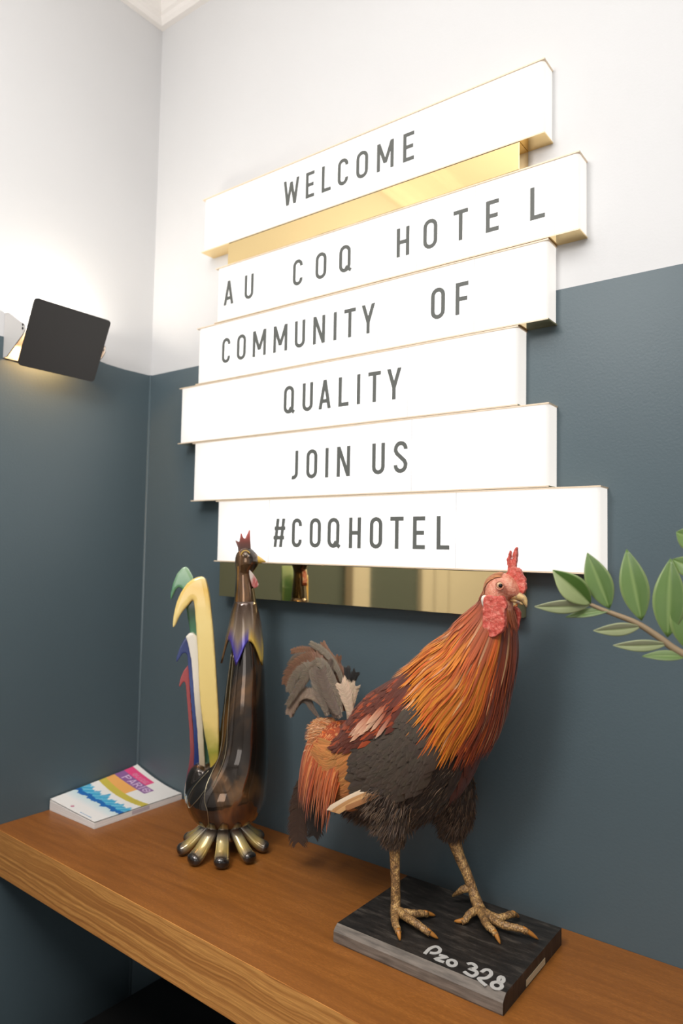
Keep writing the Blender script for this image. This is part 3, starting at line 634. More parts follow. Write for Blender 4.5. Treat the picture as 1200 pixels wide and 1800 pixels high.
# ------------------------------------------------------------------ stuffed rooster on its board
BT = ZS+0.022
roo = thing('stuffed_rooster', (0.842, -0.14, ZS), 'stuffed rooster with orange hackle and red comb on a black board', 'taxidermy')
BOARDM = Mat('black_painted_board', (0.02, 0.018, 0.016, 1), 0.5)
v = BOARDM.coord('Object', (3, 14, 3)); BOARDM.color(BOARDM.ramp(BOARDM.noise(v, 9, 5, 0.65), [(0.35, (0.010, 0.009, 0.008, 1)), (0.55, (0.026, 0.022, 0.019, 1)), (0.75, (0.10, 0.085, 0.070, 1))])); BOARDM.bump(BOARDM.noise(v, 30), 0.25, 0.0006)
EDGEM = Mat('worn_grey_board_edge', (0.12, 0.105, 0.09, 1), 0.6)
v = EDGEM.coord('Object', (2, 8, 20)); EDGEM.color(EDGEM.ramp(EDGEM.noise(v, 12, 5), [(0.3, (0.085, 0.070, 0.058, 1)), (0.7, (0.24, 0.20, 0.165, 1))]))
bm = bmesh.new()
bx0, bx1, by0, by1 = 0.7215, 0.9612, -0.2295, -0.0435
pr = [(by0+0.001, ZS), (by0, ZS+0.002), (by0, ZS+0.0145), (by0+0.0035, ZS+0.0185), (by0+0.0085, BT), (by1, BT), (by1, ZS)]
L_ = [bm.verts.new((bx0, y, z)) for y, z in pr]; R_ = [bm.verts.new((bx1, y, z)) for y, z in pr]
bm.faces.new(L_); bm.faces.new(list(reversed(R_)))
for i in range(len(pr)):
    j = (i+1) % len(pr); f = bm.faces.new((L_[i], R_[i], R_[j], L_[j])); f.material_index = 1 if i < 4 else 0
bmesh.ops.recalc_face_normals(bm, faces=bm.faces[:])
board = obj('mount_board', bm, [BOARDM, EDGEM], roo)
CHALK = Mat('pale_grey_marker', (0.50, 0.485, 0.46, 1), 0.6)
for pts, cl in [[[[0.8499,-0.2116],[0.8493,-0.2034],[0.8496,-0.1952],[0.8529,-0.1888],[0.8591,-0.1901],[0.8621,-0.1967],[0.859,-0.2028],[0.8536,-0.2054]],0],[[[0.865,-0.2023],[0.8742,-0.2012],[0.8663,-0.2125],[0.8773,-0.2126]],0],[[[0.8903,-0.2064],[0.8908,-0.209],[0.8903,-0.2115],[0.8889,-0.2132],[0.8868,-0.214],[0.8844,-0.2135],[0.8823,-0.2119],[0.8808,-0.2096],[0.8802,-0.2069],[0.8807,-0.2044],[0.8822,-0.2026],[0.8844,-0.2019],[0.8867,-0.2024],[0.8888,-0.204]],1],[[[0.9012,-0.198],[0.905,-0.1937],[0.9115,-0.1959],[0.9124,-0.2011],[0.9091,-0.2052],[0.9157,-0.2051],[0.919,-0.209],[0.9178,-0.216],[0.9124,-0.2168],[0.905,-0.2144]],0],[[[0.9219,-0.2024],[0.9239,-0.1945],[0.9295,-0.194],[0.9331,-0.2008],[0.9313,-0.21],[0.9255,-0.2166],[0.938,-0.2234]],0],[[[0.9494,-0.2014],[0.9497,-0.2044],[0.9492,-0.2066],[0.948,-0.2076],[0.9464,-0.207],[0.9448,-0.2051],[0.9437,-0.2023],[0.9433,-0.1994],[0.9438,-0.1971],[0.945,-0.1961],[0.9466,-0.1967],[0.9482,-0.1986]],1],[[[0.9527,-0.2134],[0.953,-0.2162],[0.9522,-0.2189],[0.9505,-0.2208],[0.9481,-0.2216],[0.9456,-0.2212],[0.9434,-0.2196],[0.942,-0.2171],[0.9416,-0.2142],[0.9424,-0.2115],[0.9441,-0.2096],[0.9465,-0.2087],[0.9491,-0.2092],[0.9513,-0.2109]],1]]:
    pv = [Vector((p[0], p[1], 0)) for p in pts]; pv = spline(pv+[pv[0]], 4)[:-1] if cl else spline(pv, 4)
    qs = stroke([Vector((p.x, p.y)) for p in pv], 0.0046, bool(cl)); V, F = band_mesh(qs, lambda x, y, d: (x, y, BT-0.0001+d), 0.0005)
    pyobj('handwriting', V, F, CHALK, board)
TAPE = Mat('cream_label', (0.52, 0.42, 0.27, 1), 0.6)
bl = [[-0.1634,0.8077],[-0.1633,0.8006],[-0.1015,0.8004],[-0.1038,0.8077]]
obj('paper_label', box(bx1-0.0003, bx1+0.0006, -0.163, -0.103, ZS+0.002, ZS+0.0095), TAPE, board)
DUST = Mat('pale_dust', (0.16, 0.145, 0.13, 1), 0.9)

# --- skin of the bird: rings (centre x, z, half axis x, z, half width)
RINGS = [[0.6004,1.0351,0.0051,0.0107,0.01],[0.6213,1.0182,0.0129,0.033,0.03],[0.6638,1.0037,0.0167,0.0616,0.048],[0.7074,1.0151,0.0028,0.0901,0.06],[0.7638,1.0357,-0.0181,0.097,0.066],[0.8108,1.0721,-0.029,0.0859,0.066],[0.8404,1.1147,-0.0313,0.0693,0.06],[0.8651,1.1466,-0.0293,0.0562,0.052],[0.8801,1.1802,-0.0269,0.0433,0.043],[0.8924,1.2087,-0.0246,0.0296,0.035],[0.8998,1.2313,-0.0208,0.0206,0.029],[0.9013,1.2513,-0.0188,0.0144,0.0245],[0.9028,1.2665,-0.0165,0.0148,0.0235],[0.9069,1.2731,-0.0112,0.0165,0.021],[0.915,1.2757,-0.0073,0.0168,0.0175],[0.9234,1.275,-0.0044,0.0151,0.0135],[0.9293,1.2715,-0.0024,0.0107,0.0095],[0.9329,1.2672,-0.0012,0.0048,0.004]]
YS = -0.116
NRG = len(RINGS)
def ring_at(s):
    s = max(0.0, min(NRG-1.0001, s)); i = int(s); t = s-i
    P = [RINGS[max(i-1, 0)], RINGS[i], RINGS[i+1], RINGS[min(i+2, NRG-1)]]
    return [0.5*((2*b)+(c-a)*t+(2*a-5*b+4*c-d)*t*t+(3*b-a-3*c+d)*t**3) for a, b, c, d in zip(*P)]
def surf(s, deg):
    cx, cz, hx_, hz_, w = ring_at(s); t = math.radians(deg)
    return Vector((cx+hx_*math.cos(t), YS+w*math.sin(t), cz+hz_*math.cos(t)))
def snormal(s, deg):
    a = surf(s+0.05, deg)-surf(s-0.05, deg); b = surf(s, deg+2)-surf(s, deg-2)
    n = b.cross(a)
    if n.length < 1e-12: return Vector((0, 0, 1))
    n.normalize(); cx, cz, _, _, _ = ring_at(s)
    if n.dot(surf(s, deg)-Vector((cx, YS, cz))) < 0: n = -n
    return n
SKIN = Mat('red_face_skin', (0.5, 0.16, 0.12, 1), 0.5); SKIN.b.inputs['Subsurface Weight'].default_value = 0.0
n1 = SKIN.noise(SKIN.coord('Object'), 150, 4, 0.65); n2 = SKIN.noise(SKIN.coord('Object'), 420, 3, 0.6)
SKIN.color(SKIN.mix(SKIN.ramp(n2, [(0.54, (0, 0, 0, 1)), (0.72, (0.6, 0.6, 0.6, 1))]), SKIN.ramp(n1, [(0.32, lin(176, 92, 70)), (0.5, lin(208, 132, 106)), (0.68, lin(218, 160, 134))]), lin(222, 186, 162)))
SKIN.bump(n2, 0.6, 0.0012)
PLUM = Mat('under_plumage', (0.03, 0.018, 0.012, 1), 0.8)
LEGM = Mat('scaly_leg', (0.3, 0.2, 0.1, 1), 0.42)
n1 = LEGM.noise(LEGM.coord('Object'), 120, 4, 0.6); vo = LEGM.n('ShaderNodeTexVoronoi'); vo.inputs['Scale'].default_value = 520; LEGM.l(LEGM.coord('Object', (1, 1, 0.7)), vo.inputs['Vector'])
LEGM.color(LEGM.mix(LEGM.ramp(vo.outputs['Distance'], [(0.3, (0, 0, 0, 1)), (0.7, (0.6, 0.6, 0.6, 1))]), LEGM.ramp(n1, [(0.30, lin(112, 84, 56)), (0.5, lin(178, 136, 86)), (0.68, lin(222, 178, 112))]), lin(62, 46, 34)))
LEGM.bump(vo.outputs['Distance'], 0.7, 0.0012)
CLAW = Mat('amber_claw', lin(176, 116, 50), 0.3)
bm = bmesh.new(); NS = 28; HEADS = 10.9
ss = [k*0.25 for k in range(int((NRG-1)/0.25)+1)]
rings = [[surf(s, k*360/NS) for k in range(NS)] for s in ss]
vr = add_loft(bm, rings)
bm.faces.ensure_lookup_table()
for f in bm.faces:
    c = f.calc_center_median(); f.material_index = 0 if c.z > 1.232+0.35*(0.895-c.x)*0 and c.z > 1.236 else 1
LN, LF = [[0.7602,-0.15,0.9928],[0.7641,-0.155,0.9563],[0.7683,-0.158,0.9336],[0.7694,-0.158,0.9186],[0.7709,-0.158,0.89],[0.7723,-0.158,0.8601],[0.7727,-0.158,0.8376],[0.7791,-0.1664,0.83]], [[0.8138,-0.098,1.0266],[0.8232,-0.084,0.9676],[0.8166,-0.076,0.9346],[0.8158,-0.074,0.9139],[0.8242,-0.074,0.8908],[0.8369,-0.074,0.8684],[0.8476,-0.074,0.8444],[0.8643,-0.0886,0.832]]
def leg(L, r):
    P = spline(L, 4); n = len(P); k0 = len(L)-1
    rad = []
    for i in range(n):
        x = i/4; a = int(x); b = min(a+1, len(r)-1); rad.append(r[a]+(r[b]-r[a])*(x-a))
    cut = 10; add_tube(bm, P[:cut+1], rad[:cut+1], 14, 1); add_tube(bm, P[cut:], rad[cut:], 14, 2)
leg(LN, [0.040, 0.026, 0.014, 0.0082, 0.0068, 0.0064, 0.0070, 0.0085])
leg(LF, [0.034, 0.028, 0.017, 0.0108, 0.0078, 0.0070, 0.0072, 0.0088])
toes = [[[0.7778,-0.1629,0.832],[0.815,-0.1787,0.836],[0.8341,-0.1793,0.831],[0.8472,-0.1727,0.822]],[[0.7743,-0.1618,0.832],[0.7919,-0.1892,0.832],[0.8035,-0.2006,0.831],[0.8111,-0.207,0.822]],[[0.779,-0.162,0.832],[0.797,-0.1576,0.833],[0.8076,-0.1412,0.83],[0.8165,-0.1257,0.823]]] + [[[0.8705,-0.0927,0.834],[0.9023,-0.1082,0.834],[0.9313,-0.1026,0.834],[0.9486,-0.0923,0.822]],[[0.8672,-0.0927,0.833],[0.8907,-0.1213,0.834],[0.9041,-0.1293,0.833],[0.9146,-0.1334,0.822]],[[0.8731,-0.0945,0.834],[0.895,-0.0957,0.834],[0.9058,-0.0762,0.835],[0.9076,-0.0574,0.823]],[[0.8642,-0.09,0.834],[0.8591,-0.1071,0.833],[0.8559,-0.119,0.827],[0.8444,-0.1245,0.824]]]
claws = []
for T_ in toes:
    P = spline(T_, 4); n = len(P)
    rad = [0.0058-0.0026*i/(n-1)+0.0005*(i % 2) for i in range(n)]
    cut = n-4
    rad = [min(r_, max(0.0012, p.z-BT+0.0006)) for r_, p in zip(rad, P)]
    add_tube(bm, P[:cut+1], rad[:cut+1], 10, 2)
    claws.append((P[cut-1:], [0.0036, 0.0032, 0.0028, 0.0019, 0.0006]))
sp = [[0.8414,-0.074,0.8503],[0.831,-0.076,0.8448],[0.817,-0.078,0.8328]]
add_tube(bm, [sp[0], sp[1], sp[2]], [0.0062, 0.0048, 0.0016], 10, 2)
obj('body', bm, [SKIN, PLUM, LEGM], roo, True)
for P, r_ in claws:
    bm = bmesh.new(); r_ = r_[:len(P)]; P = [p+Vector((0, 0, 0.0012)) for p in P]; add_tube(bm, P, r_, 8); obj('claw', bm, CLAW, roo, True)

# --- head furniture
COMBM = Mat('comb_flesh', (0.5, 0.1, 0.08, 1), 0.5)
n1 = COMBM.noise(COMBM.coord('Object'), 130, 4, 0.65); n2 = COMBM.noise(COMBM.coord('Object'), 340, 3)
COMBM.color(COMBM.mix(COMBM.ramp(n2, [(0.55, (0, 0, 0, 1)), (0.72, (0.55, 0.55, 0.55, 1))]), COMBM.ramp(n1, [(0.30, lin(168, 56, 46)), (0.5, lin(206, 88, 74)), (0.70, lin(222, 134, 116))]), lin(230, 168, 150)))
COMBM.bump(n1, 0.8, 0.002)
def plate(name, pts, y, thick, mat, vox, it):
    if name == 'wattle':
        n = len(pts); pp = [Vector(p) for p in pts]; pts = []
        for i in range(n):
            a, b, c, d = pp[i-1], pp[i], pp[(i+1) % n], pp[(i+2) % n]
            for k in range(3):
                t = k/3; pts.append(tuple(0.5*((2*b)+(c-a)*t+(2*a-5*b+4*c-d)*t*t+(3*b-a-3*c+d)*t**3)))
    o = obj(name, slab([(x, y, z) for x, z in pts], (0, 1, 0), thick), mat, roo, True); soften(o, vox, it)
    tx = bpy.data.textures.new(name+'_lumps', 'CLOUDS'); tx.noise_scale = 0.007
    d = o.modifiers.new('lumps', 'DISPLACE'); d.texture = tx; d.strength = 0.0022; d.mid_level = 0.5; return o
plate('comb', [[0.9093,1.289],[0.9149,1.2937],[0.9156,1.302],[0.9148,1.3102],[0.9155,1.3178],[0.9179,1.3231],[0.9191,1.3216],[0.918,1.3118],[0.9204,1.3089],[0.9219,1.3164],[0.9243,1.3247],[0.9266,1.3277],[0.9282,1.3263],[0.9279,1.3173],[0.9268,1.306],[0.926,1.3],[0.9299,1.3001],[0.9331,1.2965],[0.9355,1.2914],[0.9386,1.2871],[0.9394,1.2819],[0.9406,1.279],[0.9395,1.273],[0.9379,1.2678],[0.934,1.2646],[0.9285,1.2658],[0.9222,1.2715],[0.9158,1.2787]], YS, 0.0060, COMBM, 0.0006, 3)
plate('wattle', [[0.8975,1.2615],[0.9047,1.2641],[0.9135,1.2631],[0.9221,1.2643],[0.9269,1.2565],[0.9281,1.2508],[0.9254,1.2433],[0.9266,1.2318],[0.9247,1.2222],[0.9178,1.2144],[0.9083,1.2106],[0.9003,1.2129],[0.8962,1.2199],[0.8954,1.231],[0.896,1.2458]], -0.1490, 0.0075, COMBM, 0.0008, 7)
plate('wattle', [[0.917,1.248],[0.9235,1.2454],[0.9259,1.2395],[0.9251,1.2289],[0.922,1.2174],[0.9172,1.211],[0.9108,1.2074],[0.9132,1.2144],[0.9139,1.2243],[0.9147,1.2372]], -0.100, 0.006, COMBM, 0.0008, 8)
BEAK = Mat('horn_beak', (0.5, 0.35, 0.18, 1), 0.35); BEAK.color(BEAK.ramp(BEAK.noise(BEAK.coord('Object'), 130, 3), [(0.35, lin(150, 128, 112)), (0.5, lin(216, 180, 120)), (0.7, lin(226, 196, 140))]))
b_ = [Vector((x, YS, z)) for x, z in [[0.9214,1.264],[0.9301,1.263],[0.9372,1.2589],[0.9411,1.2488]]]
bm = bmesh.new(); add_tube(bm, spline(b_, 4), [0.0088, 0.0088, 0.0086, 0.0083, 0.0078, 0.0072, 0.0066, 0.0060, 0.0052, 0.0042, 0.0030, 0.0018, 0.0005], 14, 0, 0.8); obj('beak', bm, BEAK, roo, True)
b_ = [Vector((x, YS, z)) for x, z in [[0.9183,1.2593],[0.927,1.2561],[0.9357,1.2522]]]
bm = bmesh.new(); add_tube(bm, spline(b_, 4), [0.0052, 0.0052, 0.005, 0.0048, 0.0044, 0.0038, 0.003, 0.002, 0.0006], 12, 0, 0.7); obj('lower_beak', bm, BEAK, roo, True)
EYEW = Mat('amber_iris', lin(214, 176, 140), 0.15); PUP = Mat('black_pupil', (0.004, 0.004, 0.004, 1), 0.05)
e_ = Vector([0.913,-0.1365,1.2769])
for nm, c, r_, m_ in (('eye', e_, 0.0048, EYEW), ('eye', Vector((e_.x, 2*YS-e_.y, e_.z)), 0.0048, EYEW)):
    bm = bmesh.new(); bmesh.ops.create_uvsphere(bm, u_segments=18, v_segments=12, radius=r_, matrix=Matrix.Translation(c)); eo = obj(nm, bm, m_, roo, True)
    sg = -1 if c.y < YS else 1
    bm = bmesh.new(); bmesh.ops.create_uvsphere(bm, u_segments=14, v_segments=10, radius=0.0031, matrix=Matrix.Translation(c+Vector((0.0012, sg*0.0022, -0.0001)))); obj('pupil', bm, PUP, eo, True)
    bm = bmesh.new(); add_tube(bm, [c+Vector((0.0053*math.cos(a), sg*0.0018, 0.0053*math.sin(a))) for a in [k*2*PI/18 for k in range(19)]], 0.0011, 6); obj('eyelid', bm, SKIN, eo, True)
LOBE = Mat('white_earlobe', lin(222, 214, 202), 0.6)
l0, l1 = [Vector(p) for p in [[0.8934,-0.1425,1.2635],[0.8951,-0.1425,1.2458]]]
bm = bmesh.new(); add_tube(bm, [l0, l0.lerp(l1, 0.08), l0.lerp(l1, 0.3), l0.lerp(l1, 0.65), l0.lerp(l1, 0.9), l1+Vector((0, 0, -0.002))], [0.0008, 0.0034, 0.0050, 0.0044, 0.0022, 0.0006], 18); obj('earlobe', bm, LOBE, roo, True)

# --- feathers: every feather is a bent, pointed strip with a raised shaft
FEATH = Mat('feather', (0.3, 0.1, 0.03, 1), 0.5)
uvn = FEATH.n('ShaderNodeUVMap'); uvn.uv_map = 'UVMap'; spu = FEATH.n('ShaderNodeSeparateXYZ'); FEATH.l(uvn.outputs[0], spu.inputs[0])
du = FEATH.math('ABSOLUTE', FEATH.math('SUBTRACT', spu.outputs['X'], 0.5))
cb = FEATH.n('ShaderNodeCombineXYZ'); FEATH.l(FEATH.math('MULTIPLY_ADD', du, -16.0, FEATH.math('MULTIPLY', spu.outputs['Y'], 22.0)), cb.inputs['X']); 
barb = FEATH.noise(cb.outputs[0], 2.2, 3, 0.7)
FEATH.color(FEATH.mix(1.0, FEATH.attr(), FEATH.ramp(barb, [(0.30, (0.55, 0.52, 0.50, 1)), (0.52, (1, 1, 1, 1)), (0.74, (1.25, 1.22, 1.2, 1))]), 'MULTIPLY'))
FEATH.bump(barb, 0.35, 0.0008); FEATH.b.inputs['Sheen Weight'].default_value = 0.12; FEATH.b.inputs['Specular IOR Level'].default_value = 0.4

class Plumage:
    def __init__(s): s.V = []; s.F = []; s.C = []; s.UV = []; s.k = 0
    def add(s, P, N, hw, c0, c1, tip=0.35, base=0.45, curl=0.0, shaft=None):
        """P spine points, N normals, hw half width, colours root->tip"""
        n = len(P); k = len(s.V)
        for i, (p, nn) in enumerate(zip(P, N)):
            x = i/(n-1); t = (P[min(i+1, n-1)]-P[max(i-1, 0)]).normalized(); side = t.cross(nn)
            if side.length < 1e-6: side = Vector((0, 1, 0))
            side.normalize()
            w = hw*min(1.0, base+(1-base)*x/0.35)*(1.0 if x < 1-tip else max(0.02, math.sqrt(max(0, 1-((x-1+tip)/tip)**2))))
            if i == n-1: w = hw*0.03
            s.V += [p-side*w-nn*w*(0.18+curl), p+nn*w*0.12, p+side*w-nn*w*(0.18+curl)]
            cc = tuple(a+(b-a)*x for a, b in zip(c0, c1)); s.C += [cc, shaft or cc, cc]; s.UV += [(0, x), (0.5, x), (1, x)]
        for i in range(n-1):
            a = k+i*3
            s.F += [(a, a+1, a+4, a+3), (a+1, a+2, a+5, a+4)]
    def barbed(s, P, N, hw, c, nb=100):
        n = len(P)-1
        s.add(P, [q for q in N], 0.0009, tuple(min(1, x*1.5) for x in c), tuple(x*1.15 for x in c), tip=0.3, base=1.0)
        s.add([p-q*0.0006 for p, q in zip(P, N)], N, hw*0.86, tuple(x*0.85 for x in c), tuple(x*0.9 for x in c), tip=0.5, base=0.35)
        for k in range(nb):
            x = 0.06+0.93*k/(nb-1); f = x*n; i = min(n-1, int(f)); p = P[i].lerp(P[i+1], f-i); t = (P[i+1]-P[i]).normalized(); nn = N[i]
            w = hw*min(1, 0.35+x*2.2)*(1 if x < 0.62 else math.sqrt(max(0.04, 1-((x-0.62)/0.42)**2)))
            for sg in (-1, 1):
                sv = t.cross(nn).normalized()*sg; L = w*rnd.uniform(0.80, 1.06); b = rnd.uniform(0.7, 1.2)
                m = p+sv*L*0.55+t*L*0.35*b+nn*0.0006; e = p+sv*L+t*L*b*1.15-nn*L*0.12
                cc = jit(c, 0.16); s.add([p+nn*0.0003, m, e], [nn]*3, hw*0.05+0.0004, tuple(y*0.85 for y in cc), cc, tip=0.5, base=0.9)
    def build(s, name, parent, stuff=False, mat=None):
        o = pyobj(name, [tuple(v) for v in s.V], s.F, mat or FEATH, parent, True); me = o.data; setcol(me, s.C)
        uv = me.uv_layers.new(name='UVMap'); fl = []
        for f in s.F:
            for vi in f: fl += list(s.UV[vi])
        uv.data.foreach_set('uv', fl)
        if stuff: o['kind'] = 'stuff'
        return o
def L3(*c): return lin(*c)[:3]
def jit(c, a=0.18):
    k = 1+rnd.uniform(-a, a); return tuple(max(0, x*k*(1+rnd.uniform(-a, a)*0.35)) for x in c)
def lay(pl, s0, d0, s1, d1, hw, o0, o1, c0, c1, n=5, **kw):
    P, N = [], []
    for i in range(n+1):
        x = i/n; s = s0+(s1-s0)*x; d = d0+(d1-d0)*x; nn = snormal(s, d)
        P.append(surf(s, d)+nn*(o0+(o1-o0)*x)); N.append(nn)
    pl.add(P, N, hw, c0, c1, **kw)
GOLD, ORANGE, CHEST, DCHEST = L3(220, 132, 34), L3(208, 98, 28), L3(158, 66, 28), L3(96, 42, 26)
BLK, DBRN, WINGD, TAN, CREAM = L3(50, 42, 36), L3(78, 60, 46), L3(70, 59, 49), L3(190, 122, 62), L3(232, 206, 176)
def base_colour(s, a):
    if s < 2.3:
        if a < 95: return CHEST if rnd.random() < 0.5 else ORANGE
        return DBRN
    if s < 5.0:
        if a < 62: return DCHEST
        if a < 112: return WINGD
        return DBRN if rnd.random() < 0.6 else BLK
    if s < 6.6 and a > 112: return BLK if a < 158 or s < 5.6 else DCHEST
    if a > 128: return CHEST if rnd.random() < 0.4 else DCHEST
    return ORANGE if s < 9 else CHEST
pl = Plumage()
for k in range(1500):
    s = rnd.uniform(0.9, 10.2); d = rnd.uniform(-180, 180); a = abs(d); c = jit(base_colour(s, a))
    ds = rnd.uniform(0.7, 1.1) if s > 4.5 else rnd.uniform(0.5, 0.8)
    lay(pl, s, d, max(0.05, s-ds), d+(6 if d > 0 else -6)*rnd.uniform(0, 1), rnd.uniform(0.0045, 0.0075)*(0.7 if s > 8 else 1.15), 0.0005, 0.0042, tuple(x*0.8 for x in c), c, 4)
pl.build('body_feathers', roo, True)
# wings: dark covert patch, chestnut bow, tan secondaries
for side in (-1, 1):
    w = Plumage()
    for k in range(330):
        s = rnd.uniform(3.6, 5.7); d = side*rnd.uniform(66, 120); c = jit(WINGD, 0.14)
        lay(w, s, d, s-rnd.uniform(0.45, 0.7), d+side*rnd.uniform(2, 9), rnd.uniform(0.006, 0.0095), 0.006, 0.0115, c, tuple(x*1.1 for x in c), 4)
    for k in range(340):
        s = rnd.uniform(2.0, 3.7); d = side*rnd.uniform(58, 122); c = jit(TAN, 0.2)
        lay(w, s, d, s-rnd.uniform(0.8, 1.15), d+side*rnd.uniform(6, 18), rnd.uniform(0.0022, 0.0042), 0.006, 0.010, tuple(x*0.9 for x in c), c, 5)
    for k in range(240):
        s = rnd.uniform(2.8, 5.4); d = side*rnd.uniform(22, 66); c = jit(DCHEST if rnd.random() < 0.7 else CHEST)
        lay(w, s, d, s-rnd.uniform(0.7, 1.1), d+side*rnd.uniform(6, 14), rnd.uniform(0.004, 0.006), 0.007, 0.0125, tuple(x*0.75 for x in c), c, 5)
    for k in range(14):
        s = rnd.uniform(3.6, 4.6); d = side*rnd.uniform(52, 66)
        lay(w, s, d, s-0.55, d+side*9, 0.0032, 0.012, 0.014, jit(CHEST), jit(L3(214, 170, 140)), 4)
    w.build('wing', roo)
# neck hackle
hk = Plumage()
for k in range(2300):
    d = rnd.uniform(-180, 180); a = abs(d); s0 = rnd.uniform(6.6, 10.7)
    end = 3.9+1.2*min(1, a/70) if a < 90 else 5.1+1.2*(a-90)/90
    L = rnd.uniform(2.0, 3.3); s1 = max(end+rnd.uniform(-0.25, 0.5), s0-L)
    if a < 25: c0, c1 = CHEST, GOLD
    elif a < 134: c0, c1 = (CHEST, GOLD) if rnd.random() < 0.75 else (CHEST, ORANGE)
    else: c0, c1 = DCHEST, (CHEST if rnd.random() < 0.7 else L3(120, 60, 44))
    if s0 > 10 and a < 118: c0, c1 = L3(140, 62, 34), L3(186, 88, 38)
    if rnd.random() < 0.05: c1 = L3(226, 170, 120)
    if rnd.random() < 0.12: c1 = ORANGE
    lay(hk, s0, d, s1, d+rnd.uniform(-5, 5), rnd.uniform(0.0011, 0.0024), 0.003, rnd.uniform(0.006, 0.012), jit(c0, 0.25), jit(c1, 0.25), 7, tip=0.6)
hk.build('hackle_feathers', roo, True)
# saddle feathers falling over the rump
sd = Plumage()
for k in range(1500):
    s = rnd.uniform(0.15, 2.75); d = rnd.gauss(-55, 46)
    if abs(d) > 112: continue
    sg = 1 if d > 0 else -1; p0 = surf(s, d); n0 = snormal(s, d); L = rnd.uniform(0.055, 0.095)*(1.0 if s < 1.6 else 0.8)
    back = Vector((-1, 0, -0.25)); out = Vector((0, n0.y, 0))
    P, N = [], []
    for i in range(8):
        x = i/7
        P.append(p0 + n0*0.004 + (back*0.55*(x-0.45*x*x) + out*0.35*(x-0.5*x*x))*L*0.7 + Vector((0, 0, -1))*L*(0.92*x**1.5))
        N.append((n0*(1-x)+Vector((-0.75, sg*0.55, 0.1))*x).normalized())
    c = (ORANGE, L3(214, 104, 34), L3(196, 86, 34), L3(216, 122, 50))[rnd.randrange(4)]
    c0 = L3(214, 146, 90) if rnd.random() < 0.3 else L3(176, 76, 34)
    sd.add(P, N, rnd.uniform(0.0018, 0.0046), jit(c0), jit(c, 0.25), tip=0.6)
sd.build('saddle_feathers', roo, True)
# wing tips of folded primaries, cream shafts
for i, L in enumerate([[[0.7511,-0.186,0.9968],[0.7131,-0.186,0.9748],[0.6724,-0.186,0.9483]],[[0.7531,-0.186,0.9927],[0.7181,-0.186,0.9712],[0.6868,-0.186,0.9484]],[[0.7521,-0.186,0.9947],[0.7103,-0.186,0.971],[0.6786,-0.186,0.9481]],[[0.792,-0.186,1.0188],[0.7467,-0.186,0.9852],[0.6986,-0.186,0.9575]]]):
    p = Plumage(); P = spline(L, 4); c = [CREAM, L3(214, 164, 110), L3(196, 144, 92), L3(170, 116, 72)][i]
    p.add(P, [Vector((0.1, -0.9, 0.35)).normalized()]*len(P), [0.0040, 0.0052, 0.0048, 0.0062][i], c, tuple(x*0.95 for x in c), tip=0.15, base=0.8)
    p.build('wing_tip', roo)
